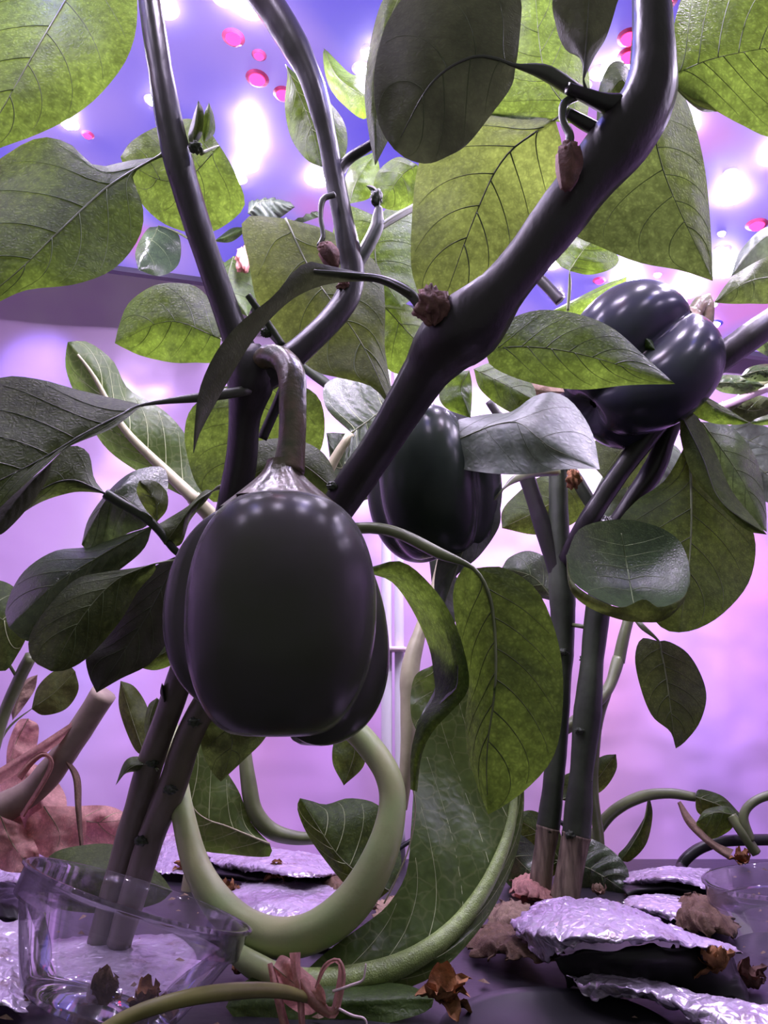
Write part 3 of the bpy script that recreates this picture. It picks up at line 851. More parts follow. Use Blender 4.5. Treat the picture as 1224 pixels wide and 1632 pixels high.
# narrow drooping leaf across the node
o = strip('leaf', [(652, 458), (610, 440), (560, 431), (515, 421), (494, 417), (470, 430), (435, 472), (385, 512), (345, 560), (318, 620), (310, 680), (308, 722)],
          [(656, 476), (610, 452), (555, 449), (515, 455), (490, 464), (462, 480), (425, 515), (395, 555), (365, 605), (340, 650), (318, 692), (309, 722)],
          [.335, .335, .33, .32, .315, .31, .31], [.335, .337, .335, .332, .33, .325, .312], 'leaf_shade', A, camber=-.003)
stem('leaf_stalk', [(672, 492, .337, 8), (652, 467, .336, 9), (610, 446, .336, 7), (560, 438, .334, 5), (500, 432, .33, 3)], M['petiole_dark'], A, seg=8)
crumple('withered_flower', P(690, 488, .328), 0.0105, 'flower_dark', A, seed=2.2, squash=(.95, .8, 1.05), folds=.7)
# yellowing leaf behind the node
leaf(A, [(455, 348), (500, 440), (575, 545), (628, 658)], [(388, 349), (397, 420), (412, 490), (445, 540), (500, 590), (550, 604), (595, 618)], [(520, 366), (575, 398), (606, 430), (614, 490), (613, 550), (622, 610)], [.43, .425, .42, .41], mat='leaf_yellow', pr=5, veins=5, vmat='vein', vr=1.4, wav=.004)
leaf(A, [(605, 480), (660, 540), (705, 590)], [(600, 520), (612, 580), (640, 598), (675, 600)], [(640, 480), (690, 520), (712, 560)], [.46, .46, .455], mat='leaf_bright', pr=3, veins=3)
leaf(A, [(602, 345), (600, 420), (640, 490)], [(545, 330), (530, 400), (560, 470)], [(640, 320), (675, 380), (680, 450)], [.45, .45, .445], mat='leaf_bright', pr=4, veins=4)
stem('leaf_stalk', [(606, 362, .384, 6), (628, 348, .39, 6), (660, 330, .40, 6)], M['petiole'], A, seg=8)
leaf(A, [(665, 300), (690, 400), (760, 500)], [(640, 350), (640, 430), (690, 500)], [(720, 330), (770, 420), (790, 480)], [.47, .46, .45], mat='leaf', pr=3, veins=3)
leaf(A, [(748, 590), (735, 620), (750, 666)], [(720, 595), (700, 625), (710, 650)], [(752, 610), (752, 640)], [.44, .44, .44], mat='leaf_bright', pr=2)
leaf(A, [(880, 398), (820, 440), (748, 500)], [(840, 400), (780, 440)], [(870, 430), (820, 478), (780, 500)], [.40, .40, .40], mat='leaf', pr=2)

# upper right leaves
leaf(A, [(885, 190), (805, 250), (755, 350), (700, 502)], [(830, 184), (770, 179), (712, 198), (680, 228), (664, 275), (657, 340), (655, 420), (666, 465), (685, 497)], [(897, 240), (892, 300), (868, 360), (830, 415), (775, 462), (730, 492)], [.345, .36, .37, .38], mat='leaf_yellow', pet=[(905, 180, .315)], pr=6, veins=5, pmat='petiole_dark', vmat='vein_dark', vr=1.9, wav=.004)
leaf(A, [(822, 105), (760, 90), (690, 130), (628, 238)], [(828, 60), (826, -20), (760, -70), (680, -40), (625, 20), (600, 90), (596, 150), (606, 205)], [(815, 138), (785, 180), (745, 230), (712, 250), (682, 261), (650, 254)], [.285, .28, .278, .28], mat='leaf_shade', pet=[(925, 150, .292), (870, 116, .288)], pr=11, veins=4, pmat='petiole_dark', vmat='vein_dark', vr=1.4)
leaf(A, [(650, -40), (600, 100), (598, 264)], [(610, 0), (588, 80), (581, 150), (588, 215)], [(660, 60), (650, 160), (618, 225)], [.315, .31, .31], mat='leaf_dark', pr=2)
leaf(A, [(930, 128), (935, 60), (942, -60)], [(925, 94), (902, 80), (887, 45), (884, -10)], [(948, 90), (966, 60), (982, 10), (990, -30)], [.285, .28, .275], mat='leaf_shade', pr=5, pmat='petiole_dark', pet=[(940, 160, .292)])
leaf(A, [(935, 200), (870, 120), (850, -40)], [(870, 192), (800, 187), (765, 170), (760, 60)], [(940, 130), (925, 60), (910, -10)], [.345, .35, .355], mat='leaf', pr=3.5, veins=5, vmat='vein_dark')
leaf(A, [(1010, 150), (985, 130), (950, 210)], [(1000, 105), (975, 100), (955, 140)], [(1020, 170), (990, 220)], [.31, .312, .315], mat='leaf_dark', pr=2)
leaf(A, [(1035, 165), (1060, 280), (1136, 448)], [(960, 200), (905, 300), (905, 365), (960, 395), (1020, 419), (1085, 431)], [(1072, 132), (1100, 175), (1122, 260), (1131, 340), (1135, 410)], [.325, .335, .345], yl=.005, mat='leaf_dark', pr=4, veins=5, vmat='vein', vr=1.2, pmat='vein')
leaf(A, [(1067, 122), (1150, 90), (1330, 60)], [(1070, 60), (1100, -30), (1180, -90), (1300, -60)], [(1090, 147), (1140, 176), (1180, 198), (1235, 220), (1300, 200)], [.315, .32, .33], mat='leaf', pr=3, veins=6, vmat='vein_dark', vr=1.4, pet=[(1045, 130, .30)])
leaf(A, [(1069, 124), (1100, 160), (1145, 178)], [(1080, 145), (1115, 176)], [(1085, 135), (1120, 158)], .318, mat='leaf_yellow', rib=False, n=12, m=3, wav=0)
leaf(A, [(775, 555), (850, 553), (940, 568), (1076, 612)], [(786, 525), (815, 507), (860, 494), (920, 500), (978, 524), (1030, 570)], [(780, 580), (815, 600), (868, 615), (930, 621), (1000, 614)], [.385, .37, .36, .35], mat='leaf', pr=3.5, veins=6, vmat='vein_dark', vr=1.2, pet=[(745, 540, .35)])
leaf(A, [(908, 432), (925, 405), (950, 376)], [(888, 420), (884, 400), (905, 381)], [(940, 438), (975, 428), (986, 411), (965, 388)], [.45, .45, .45], mat='leaf_bright', pr=2.5, veins=3, pet=[(905, 495, .46), (908, 455, .455)], pmat='vein_pale')
leaf(A, [(665, 262), (640, 280), (604, 330)], [(635, 250), (605, 270), (595, 300)], [(675, 290), (668, 315), (635, 335)], [.41, .415, .42], mat='leaf', pr=2, veins=3, vmat='vein_pale')
leaf(A, [(515, 74), (540, 125), (600, 165)], [(516, 105), (525, 138), (545, 165), (580, 190)], [(535, 95), (560, 118), (590, 125)], [.44, .43, .42], mat='leaf_bright', pr=2)
leaf(A, [(556, 325), (570, 285), (600, 240)], [(548, 300), (560, 262)], [(590, 315), (606, 285)], [.46, .46, .46], mat='leaf_bright', pr=2)
# withered flowers hanging on thin stalks
def hanging(stalk, c, size, seed, tail):
    f = crumple('withered_flower', c, size, 'flower_dark', A, seed=seed, squash=(.85, .85, .9), folds=.5)
    V, Fc = [], []
    tube('corolla', [c + Vector((0, 0, 0)), c + tail * .5 + Vector((.001, 0, 0)), c + tail], [size * .75, size * .85, size * .35], M['flower_dark'], f, seg=12, ridge=.22, nr=6, n=10)
    stem('flower_stalk', stalk, M['petiole_dark'], A, seg=8, ridge=0)
hanging([(533, 310, .372, 5), (515, 318, .37, 5), (511, 345, .37, 4), (515, 375, .37, 4), (508, 392, .37, 4)], P(517, 395, .37), .0052, 4.4, Vector((.006, 0, -.0125)))
hanging([(925, 152, .292, 6), (900, 165, .292, 7), (897, 190, .292, 6), (908, 215, .292, 7), (906, 230, .292, 7)], P(905, 240, .292), .0062, 8.1, Vector((-.002, 0, -.020)))
crumple('withered_flower', P(548, 455, .374), .0042, 'flower_dark', A, seed=9.3)
for (x, y, Y, s) in ((425, 530, .372, .004), (447, 553, .374, .004), (530, 775, .392, .004), (1000, 262, .3, .003)):
    crumple('flower_bud', P(x, y, Y), s, 'stem_green', A, seed=x, folds=.6)
# right of the fruit: long stalked leaf and the twisted leaf
leaf(A, [(755, 906), (783, 960), (790, 1080), (776, 1200), (778, 1298)], [(738, 905), (722, 945), (730, 1015), (747, 1085), (741, 1150), (748, 1210), (765, 1265)], [(800, 904), (850, 934), (878, 985), (896, 1060), (895, 1150), (880, 1210), (842, 1255), (802, 1285)], [.36, .355, .35, .355, .36], yl=.022, yr=.004, mat='leaf', pet=[(565, 842, .385), (600, 842, .38), (640, 852, .375), (700, 882, .366)], pr=9, veins=6, pmat='petiole', vmat='vein_dark', vr=1.3, wav=.003)
strip('leaf', [(588, 914), (625, 928), (657, 972), (683, 1030), (691, 1075), (692, 1110), (668, 1148), (655, 1200), (654, 1258)],
      [(590, 904), (640, 895), (688, 934), (724, 990), (746, 1065), (742, 1108), (692, 1163), (672, 1205), (665, 1262)],
      [.375, .385, .395, .40, .39, .372, .37, .375], [.372, .365, .36, .36, .36, .362, .365, .374], 'leaf', A, camber=-.004)
strip('leaf', [(694, 1010), (700, 1060), (692, 1100), (668, 1146), (656, 1190)], [(730, 1060), (728, 1095), (712, 1112), (685, 1140), (662, 1188)], [.40, .402, .395, .38, .372], [.366, .366, .37, .374, .372], 'leaf_pale', A, camber=.002, n=16)

# ------------------------------------------------------------------ peppers
def main_pepper():
    c = P(443, 985, .335)
    e = empty('bell_pepper', c)
    tag(e, 'large near-black bell pepper hanging in front of the cup, largest in the picture', 'bell pepper')
    k = pxm(.335, 985)
    lobes = [(12 * k, -0.013, 134 * k, 0.05, 0.0), (-117 * k, 0.006, 58 * k, -0.05, -0.010), (84 * k, 0.019, 84 * k, -0.5, 0.004), (0.0, 0.03, 0.030, 0, 0.0)]
    pepper_body('fruit', c + Vector((0, 0, .001)), 378 * k, lobes, 'pepper', e, sexp=0.50, zexp=0.82, top_dip=.05)
    calyx(e, P(447, 796, .335), 100 * k, 66 * k, 'calyx', r_in=25 * k)
    pts = [(460, 752, .335, 27), (466, 700, .336, 22), (467, 640, .338, 21), (465, 600, .342, 20), (452, 575, .348, 18), (430, 567, .356, 17), (410, 580, .365, 17)]
    stem('stalk', pts, M['calyx'], e, ridge=.05)
main_pepper()

def back_pepper(c_px, Y, wpx, hpx, label, tilt, stalk, lobes, mat, soft=.0022):
    c = P(c_px[0], c_px[1], Y)
    e = empty('bell_pepper', c)
    tag(e, label, 'bell pepper')
    k = pxm(Y, c_px[1])
    R = Matrix.Rotation(math.radians(tilt), 3, 'Y')
    w = wpx * k / 2
    pepper_body('fruit', c, hpx * k, [(a * w, b * w, r * w, h, d * w) for a, b, r, h, d in lobes], mat, e, rot=R, sexp=.52, zexp=.85, top_dip=.06, nth=80, nph=44, soft=soft)
    top = c + R @ Vector((0, 0, hpx * k / 2 * .94))
    calyx(e, top, w * .5, w * .26, 'calyx', rot=R, r_in=w * .13)
    up = R @ Vector((0, 0, 1))
    tube('stalk', [top + up * w * .2, top + up * w * .5] + [P(*q) for q in stalk], [w * .13, w * .12] + [w * .10] * len(stalk), M['calyx'], e, seg=10)
L4 = [(.45, -.30, .52, 0, 0), (-.45, -.30, .52, .1, 0), (.40, .42, .50, -.2, .04), (-.40, .40, .5, 0, 0)]
L3 = [(-.12, -.35, .66, -.1, 0.06), (.42, .10, .56, .2, 0), (-.46, .30, .50, 0, 0)]
back_pepper((1015, 582), .56, 222, 232, 'shiny dark bell pepper on the right, under the light panel', 48, [(1118, 590, .57)], L4, 'pepper_far')
back_pepper((692, 772), .50, 208, 244, 'dark green bell pepper half hidden behind the thick diagonal stem', -6, [(690, 615, .51)], L3, 'pepper_green')

# ------------------------------------------------------------------ right-hand pepper plant, further back
B = empty('pepper_plant', Z(880, 1432))
tag(B, 'second pepper plant on the right with two woody-based stems, standing behind the foil', 'pepper plant')
b1, b2 = Z(868, 1432).y, Z(905, 1438).y
stem('stem_base', [(858, 1436, b1, 19), (864, 1380, b1, 18), (871, 1330, b1, 17), (873, 1318, b1, 18)], M['bark'], B, ridge=.04)
stem('stem_base', [(898, 1440, b2, 23), (907, 1390, b2, 22), (915, 1345, b2, 22), (918, 1330, b2, 23)], M['bark'], B, ridge=.04)
stem('main_stem', [(872, 1325, b1, 17), (882, 1240, b1, 17), (890, 1120, b1, 17), (896, 1000, b1, 19), (894, 930, b1, 20), (890, 850, b1, 15), (888, 750, b1, 14), (880, 690, b1, 12)], M['stem_green'], B)
stem('main_stem', [(917, 1335, b2, 22), (925, 1240, b2, 19), (935, 1140, b2, 22), (943, 1050, b2, 18), (952, 970, b2, 19), (962, 900, b2, 17), (972, 850, b2, 19), (985, 835, b2, 17)], M['stem_green'], B)
stem('branch', [(893, 930, b1, 15), (876, 875, b1, 14), (855, 810, b1, 13), (835, 750, b1, 12), (812, 690, b1, 9), (780, 640, b1, 7)], M['stem'], B)
stem('branch', [(900, 900, b1, 15), (925, 850, .60, 15), (965, 785, .59, 16), (1015, 715, .58, 16), (1065, 650, .57, 19), (1112, 600, .56, 22), (1165, 558, .55, 21), (1260, 490, .54, 19)], M['stem'], B)
stem('branch', [(975, 850, b2, 16), (1005, 800, .61, 14), (1040, 750, .60, 17), (1062, 700, .59, 13), (1085, 650, .58, 12)], M['stem'], B)
stem('branch', [(968, 855, b2, 10), (945, 810, .62, 10), (925, 775, .62, 10), (905, 740, .62, 8)], M['stem_green'], B)
stem('branch', [(1090, 690, .57, 7), (1098, 720, .575, 8), (1102, 770, .58, 7)], M['stem'], B)
stem('branch', [(893, 480, .60, 9), (870, 455, .60, 9), (845, 430, .60, 9)], M['stem'], B, seg=10)
stem('twig', [(938, 1000, b2, 4), (925, 998, b2, 3.5), (905, 995, b1, 3)], M['petiole'], B, seg=6)
for q in ((932, 1050, .62), (925, 1165, .61), (898, 1040, .62), (935, 1245, .615), (910, 1330, .61), (940, 1005, .62)):
    crumple('node_scar', P(*q), 0.0052, 'stem_green', B, seed=q[1], folds=.6)
crumple('withered_flower', P(914, 762, .60), .0085, 'flower', B, seed=1.3, squash=(.8, .8, 1.1))
crumple('flower_bud', P(968, 850, .60), .013, 'stem', B, seed=2.7, folds=.35, squash=(.75, .75, 1.3))
leaf(B, [(700, 712), (815, 672), (872, 710), (956, 748)], [(718, 675), (768, 661), (815, 656), (848, 633), (882, 625), (914, 643), (944, 690)], [(714, 740), (770, 753), (835, 756), (900, 748)], [.47, .455, .45, .44], yl=.03, yr=-.005, mat='leaf_pale', pr=2.5, veins=4, vmat='vein_dark', vr=.6, wav=.005, label='pale leaf with a bluish sheen')
leaf(B, [(803, 778), (750, 850), (700, 985)], [(772, 798), (722, 825), (704, 868), (692, 930)], [(797, 800), (796, 838), (765, 885), (722, 925)], [.49, .485, .49], mat='leaf_pale', pet=[(888, 752, .60), (850, 755, .56), (822, 763, .52)], pr=6, veins=4, vmat='vein', vr=.8, pmat='petiole')
leaf(B, [(720, 905), (705, 960), (712, 1010)], [(700, 930), (690, 985)], [(735, 940), (728, 985)], [.50, .50, .50], mat='leaf_pale', pr=2)
leaf(B, [(1097, 700), (1102, 800), (1098, 900), (1082, 1008)], [(1060, 765), (1012, 800), (978, 850), (985, 930), (1030, 975), (1058, 1003)], [(1130, 725), (1165, 780), (1198, 840), (1204, 885), (1190, 935), (1150, 980), (1110, 1003)], [.565, .56, .555, .55], mat='leaf', pr=6, veins=5, vmat='vein_dark', vr=1.2, wav=.005)
leaf(B, [(1085, 660), (1120, 730), (1150, 800), (1222, 852)], [(1085, 700), (1105, 760), (1150, 810), (1190, 845)], [(1110, 662), (1140, 720), (1165, 780), (1205, 830)], [.545, .54, .535], mat='leaf_dark', pr=3, pmat='petiole_dark')
leaf(B, [(1118, 672), (1180, 760), (1222, 848)], [(1122, 720), (1150, 780), (1180, 820)], [(1165, 680), (1205, 730), (1220, 800)], [.58, .58, .58], mat='leaf_gloss', pr=2.5, veins=4)
leaf(B, [(1102, 625), (1140, 650), (1195, 674)], [(1098, 655), (1130, 673), (1170, 677)], [(1125, 632), (1165, 655)], [.56, .555, .55], mat='leaf_bright', pr=2, veins=2, pet=[(1080, 612, .57)])
leaf(B, [(1195, 674), (1230, 668), (1290, 650)], [(1210, 665), (1250, 655)], [(1215, 678), (1250, 672)], .55, mat='leaf_bright', rib=False, n=10, m=3)
leaf(B, [(1050, 1022), (1062, 1080), (1077, 1193)], [(1022, 1018), (1012, 1050), (1022, 1100), (1040, 1142), (1068, 1166)], [(1065, 1022), (1095, 1040), (1117, 1075), (1126, 1112), (1115, 1152), (1092, 1182)], [.575, .57, .57], mat='leaf_dark', pet=[(985, 960, .61), (1012, 985, .59), (1025, 1000, .58)], pr=4.5, veins=5, vmat='vein_dark', vr=1)
leaf(B, [(1235, 440), (1190, 450), (1138, 482)], [(1230, 395), (1195, 415), (1160, 450)], [(1240, 480), (1190, 484), (1160, 484)], [.50, .50, .50], mat='leaf_dark', pr=2.5, veins=3)
leaf(B, [(1250, 360), (1205, 390), (1164, 442)], [(1215, 365), (1180, 400)], [(1245, 395), (1200, 420)], [.485, .485, .485], mat='leaf_pale', pr=2)
leaf(B, [(755, 588), (800, 610), (856, 640)], [(765, 620), (800, 650), (830, 660)], [(785, 578), (825, 592), (850, 615)], [.52, .51, .50], mat='leaf_bright', pr=2, veins=3)
leaf(B, [(830, 590), (850, 620), (900, 625)], [(820, 610), (850, 640)], [(850, 590), (890, 608)], [.53, .53, .53], mat='dry_tan', pr=1)
leaf(B, [(905, 760), (880, 800), (800, 842)], [(860, 760), (820, 790), (800, 815)], [(935, 790), (920, 830), (860, 852)], [.68, .68, .68], mat='leaf', pr=2.5, veins=3)
leaf(B, [(885, 960), (850, 920), (800, 905)], [(880, 900), (845, 878), (812, 888)], [(870, 955), (830, 945), (800, 925)], [.68, .68, .68], mat='leaf_gloss', pr=2.5, veins=3)
leaf(B, [(1000, 520), (1030, 540), (1046, 560)], [(975, 515), (1000, 545), (1030, 556)], [(1010, 512), (1035, 530)], [.52, .52, .52], mat='leaf', pr=1.5)
leaf(B, [(1080, 680), (1010, 700), (960, 760)], [(1030, 660), (960, 690), (940, 730)], [(1060, 730), (1010, 770), (980, 780)], [.66, .66, .66], mat='leaf_dark', pr=2)
leaf(B, [(1000, 440), (940, 470), (870, 500)], [(960, 455), (910, 480)], [(990, 475), (930, 505)], [.62, .62, .62], mat='leaf_bright', pr=2)

def cup_leaf():
    """leaf rolled into a bowl: glossy inside, pale lip folded over in front"""
    rim = [(903, 885), (925, 842), (985, 828), (1045, 838), (1085, 865), (1100, 915), (1090, 950), (1052, 968), (1026, 955), (990, 968), (945, 950), (912, 925)]
    cY = .535
    c = (1000, 908)
    rs = spline(rim + [rim[0]], 49)[:-1]
    V, Fc, fm = [], [], []
    nr = 10
    for j in range(nr + 1):
        t = j / nr
        for i in range(48):
            x, y = rs[i]
            depth = -0.016 * ((y - 908) / 60.0)
            px_, py_ = c[0] + (x - c[0]) * t, c[1] + 22 * (1 - t * t) + (y - c[1]) * t
            V.append(P(px_, py_, cY + depth * t + 0.020 * (1 - t ** 2)))
    for j in range(nr):
        for i in range(48):
            i2 = (i + 1) % 48
            if j == 0: Fc.append((i, 48 + i2, 48 + i)); continue
            Fc.append((j * 48 + i, j * 48 + i2, (j + 1) * 48 + i2, (j + 1) * 48 + i))
    o = mk('leaf', V, Fc, M['leaf_gloss'], B, origin=P(c[0], c[1], cY))
    o['label'] = 'leaf rolled into a glossy bowl'
    lip_in = [(903, 885), (912, 925), (945, 952), (990, 968), (1026, 955), (1052, 968), (1090, 950), (1100, 915)]
    lip_out = [(902, 884), (908, 938), (938, 968), (990, 988), (1030, 992), (1060, 988), (1090, 958), (1101, 914)]
    strip('lip', lip_in, lip_out, [.54, .522, .52, .518, .52, .53], [.54, .524, .526, .526, .524, .53], 'leaf_yellow', o, camber=-.002, n=40, m=4)
    AV, AF = [], []
    main = [P(990, 850, .543), P(998, 895, .552), P(1005, 935, .538), P(1010, 962, .522)]
    tv, tf = tube_geo(main, [.0004, .0005, .0004, .0003], seg=5); AV += tv; AF += tf
    for k in range(5):
        for s in (-1, 1):
            y0 = 870 + k * 18
            pp = [P(996 + k * 2, y0, .550 - .003 * k), P(996 + s * 30, y0 - 6, .547 - .003 * k), P(996 + s * 62, y0 - 16 + k * 4, .538 - .003 * k)]
            tv, tf = tube_geo(pp, [.0003, .00022, .0001], seg=4, n=7); b = len(AV); AV += tv; AF += [tuple(q + b for q in f) for f in tf]
    vo = mk('venation', AV, AF, M['vein'], o); vo['kind'] = 'stuff'
cup_leaf()

# ------------------------------------------------------------------ pale loop-stemmed leafy plant in the middle
Cc = empty('leafy_plant', Z(420, 1500))
tag(Cc, 'leafy plant with a thick pale green stem curled in a loop below the black pepper', 'leafy plant')
stem('loop_stem', [(262, 1130, .50, 15), (277, 1200, .48, 16), (290, 1290, .465, 18), (315, 1385, .452, 22), (362, 1455, .44, 27), (425, 1492, .428, 30), (495, 1487, .42, 31), (560, 1440, .418, 31), (605, 1365, .42, 27), (625, 1290, .425, 22), (618, 1235, .43, 21), (585, 1185, .438, 20), (548, 1150, .445, 19), (500, 1120, .455, 17)], M['loop'], Cc, seg=18, ridge=.0)
# big leaf arching over: hairy midrib along the outer edge
lm = [(470, 1570), (560, 1562), (660, 1528), (740, 1462), (795, 1370), (818, 1285), (812, 1190), (770, 1100)]
leaf(Cc, lm, [(500, 1535), (545, 1498), (585, 1470), (620, 1440), (648, 1390), (655, 1320), (660, 1250), (668, 1180), (690, 1100), (720, 1070)], [(560, 1590), (680, 1562), (765, 1480), (815, 1385), (835, 1290), (826, 1185), (785, 1095)], [.405, .41, .42, .44, .46, .475, .485], yl=.012, yr=.004, mat='lettuce', pr=20, ribk=1, veins=6, pmat='rib_hairy', vmat='vein_pale', vr=.9, quilt=.0018, wav=.005, n=36, m=9)
stem('leaf_stalk', [(360, 1505, .43, 14), (400, 1535, .415, 18), (450, 1560, .408, 20), (490, 1568, .405, 22)], M['loop'], Cc)
tube('hair_root', [P(x, y, .412) for x, y in ((655, 1240), (662, 1290), (652, 1350), (632, 1400), (612, 1440))], [.0004] * 5, M['rib'], Cc, seg=5)
# leaf behind the loop with folded tip
leaf(Cc, [(620, 1420), (545, 1370), (478, 1272)], [(640, 1370), (610, 1290), (560, 1272), (520, 1282), (495, 1276)], [(590, 1440), (560, 1420), (525, 1380), (490, 1330), (474, 1290)], [.50, .51, .52], yl=.02, mat='leaf', pr=3, veins=5, vmat='vein_pale', vr=.8)
leaf(Cc, [(430, 1345), (370, 1320), (310, 1290), (290, 1200)], [(430, 1365), (370, 1362), (310, 1350), (282, 1300)], [(400, 1310), (380, 1260), (350, 1215), (320, 1180)], [.56, .56, .56], mat='lettuce', pr=4, pmat='rib', veins=4, vmat='vein_pale')
stem('leaf_stalk', [(520, 1335, .58, 9), (470, 1335, .575, 10), (430, 1322, .57, 12), (405, 1290, .568, 12), (395, 1240, .57, 11), (388, 1180, .575, 10)], M['petiole'], Cc)
leaf(Cc, [(560, 1160), (565, 1200), (548, 1252)], [(535, 1175), (530, 1215)], [(580, 1180), (580, 1220)], [.60, .60, .60], mat='leaf', pr=2.5)
# tall pale stalk beside the white pole
stem('leaf_stalk', [(640, 1290, .56, 9), (650, 1200, .56, 12), (652, 1120, .565, 13), (655, 1060, .57, 14), (672, 1000, .58, 9), (690, 950, .59, 8), (712, 860, .60, 7)], M['rib'], Cc)
leaf(Cc, [(690, 1060), (700, 1120), (672, 1180)], [(660, 1080), (655, 1140)], [(740, 1080), (740, 1130), (700, 1180)], [.54, .54, .53], mat='lettuce', pr=2, veins=3, vmat='vein_pale')

# lettuce-like leaf with pale midrib, left of the stem
Lt = empty('lettuce_plant', Z(300, 1440))
tag(Lt, 'lettuce with a pale thick midrib leaf reaching up behind the left stem', 'lettuce')
leaf(Lt, [(315, 800), (258, 745), (195, 680), (150, 600), (108, 545)], [(290, 790), (225, 755), (170, 715), (135, 660), (108, 600), (104, 570)], [(330, 770), (300, 700), (262, 655), (205, 620), (180, 575), (140, 545)], [.56, .56, .55, .54, .53], yl=.02, yr=.015, mat='lettuce', pr=11, ribk=1, veins=6, pmat='rib', vmat='vein_pale', vr=1.2, quilt=.0015)
stem('leaf_stalk', [(300, 1440, .66, 14), (345, 1200, .64, 14), (370, 1000, .61, 13), (350, 850, .58, 13), (308, 792, .562, 12)], M['rib'], Lt)
leaf(Lt, [(560, 690), (600, 660), (640, 620)], [(520, 650), (520, 610), (570, 600)], [(560, 740), (620, 720), (650, 670)], [.60, .60, .60], yl=.02, yr=-.01, mat='leaf_gloss', pr=4, veins=4, vmat='vein_pale', quilt=.003)
stem('leaf_stalk', [(345, 1200, .64, 9), (440, 960, .64, 9), (520, 760, .61, 8), (560, 690, .60, 7)], M['rib'], Lt)
leaf(Lt, [(620, 740), (560, 760), (520, 690)], [(600, 700), (540, 690)], [(600, 790), (540, 790)], [.62, .62, .62], mat='leaf_gloss', pr=2, quilt=.003, veins=3, vmat='vein_pale')
leaf(Lt, [(232, 1208), (212, 1150), (192, 1085)], [(212, 1190), (190, 1130)], [(242, 1180), (236, 1130), (215, 1095)], [.66, .66, .66], mat='leaf_yellow', pr=2, pet=[(290, 1330, .66), (250, 1250, .66)])

# ------------------------------------------------------------------ tan cut stem with dried leaves, far left
T = empty('cut_stem_plant', Z(-30, 1400))
tag(T, 'tan leaning stem cut off square at the top, with dried pink leaves', 'plant')
stem('main_stem', [(-60, 1335, .60, 22), (0, 1292, .585, 23), (55, 1258, .575, 22), (100, 1205, .565, 21), (140, 1145, .555, 20), (166, 1104, .55, 20)], M['tan'], T, ridge=.03)
stem('stem_base', [(-60, 1400, .62, 20), (-90, 1370, .61, 21), (-60, 1335, .60, 22)], M['tan'], T, ridge=.03)
def ribbon(parent, pts, w, mat, name='dried_leaf'):
    """narrow shrivelled strip: (px, py, Y)"""
    l, r = [], []
    for k, (x, y, Y) in enumerate(pts):
        x2, y2, _ = pts[min(k + 1, len(pts) - 1)]; x1, y1, _ = pts[max(k - 1, 0)]
        d = math.hypot(x2 - x1, y2 - y1) or 1
        ww = w[k] if isinstance(w, (list, tuple)) else w
        l.append((x - (y2 - y1) / d * ww, y + (x2 - x1) / d * ww)); r.append((x + (y2 - y1) / d * ww, y - (x2 - x1) / d * ww))
    Ys = [p[2] for p in pts]
    return strip(name, l, r, Ys, [q + .006 for q in Ys], mat, parent, camber=-.004, n=26, m=5, wav=.002, seed=pts[0][0])
ribbon(T, [(140, 1140, .552), (100, 1170, .55), (50, 1205, .55), (-20, 1250, .55)], [5, 8, 10, 12], 'dry_pink')
ribbon(T, [(105, 1210, .56), (122, 1240, .555), (125, 1290, .55), (130, 1350, .55)], [3, 6, 5, 3], 'dry_brown')
ribbon(T, [(35, 1300, .57), (70, 1245, .56), (82, 1215, .555), (70, 1202, .55), (50, 1215, .55), (30, 1240, .55)], [4, 4, 4, 4, 5, 6], 'dry_pink')
leaf(T, [(45, 1145, ), (25, 1185), (10, 1235)], [(28, 1150), (12, 1190)], [(62, 1160), (50, 1210)], [.60, .60, .60], mat='dry_pink', pr=1.5, wav=.006)
leaf(T, [(20, 1210), (60, 1265), (70, 1330)], [(0, 1250), (10, 1300), (30, 1340)], [(70, 1225), (105, 1270), (98, 1320)], [.59, .59, .58], mat='dry_pink', pr=2, wav=.008)
leaf(T, [(70, 1285), (95, 1330), (82, 1372)], [(42, 1310), (50, 1350)], [(130, 1290), (135, 1340), (105, 1368)], [.57, .57, .565], mat='dry_pink', pr=2, wav=.008)
leaf(T, [(85, 1290), (145, 1310), (215, 1305)], [(100, 1340), (160, 1352), (205, 1340)], [(120, 1285), (175, 1285)], [.60, .60, .60], mat='dry_pink', pr=2, veins=3, vmat='dry_tan' if False else 'vein_pale', wav=.006)
leaf(T, [(0, 1300), (20, 1345), (55, 1392)], [(-20, 1340), (0, 1385)], [(40, 1320), (62, 1360)], [.56, .56, .55], mat='dry_pink', pr=2, wav=.01)
leaf(T, [(-20, 1260), (0, 1310), (-10, 1380)], [(-60, 1290), (-50, 1350)], [(20, 1280), (40, 1340)], [.58, .58, .58], mat='dry_pink', pr=2, wav=.01)

# blurred leaves at the far left
W = empty('young_plant', Z(20, 1385))
tag(W, 'pale green young plant by the left edge behind the dried leaves', 'plant')
stem('main_stem', [(-10, 1385, .70, 8), (-25, 1280, .70, 9), (0, 1160, .70, 9), (30, 1085, .69, 10), (50, 1045, .68, 9)], M['petiole'], W)
leaf(W, [(-40, 950), (0, 985), (48, 1005)], [(-30, 930), (0, 925), (30, 945)], [(-30, 1040), (5, 1070), (30, 1040)], [.66, .66, .66], mat='leaf', pr=2.5, veins=3, vmat='vein_pale', pet=[(30, 1085, .69), (-20, 1000, .665)])
leaf(W, [(50, 1130), (85, 1105), (120, 1070)], [(60, 1095), (85, 1070), (110, 1062)], [(70, 1140), (105, 1130), (125, 1100)], [.74, .74, .74], mat='leaf_yellow', pr=2, pet=[(-25, 1240, .72), (10, 1165, .73)])
leaf(W, [(20, 1148), (35, 1100), (60, 1075)], [(18, 1120), (40, 1085)], [(35, 1130), (55, 1100)], [.72, .72, .72], mat='dry_tan', pr=1)

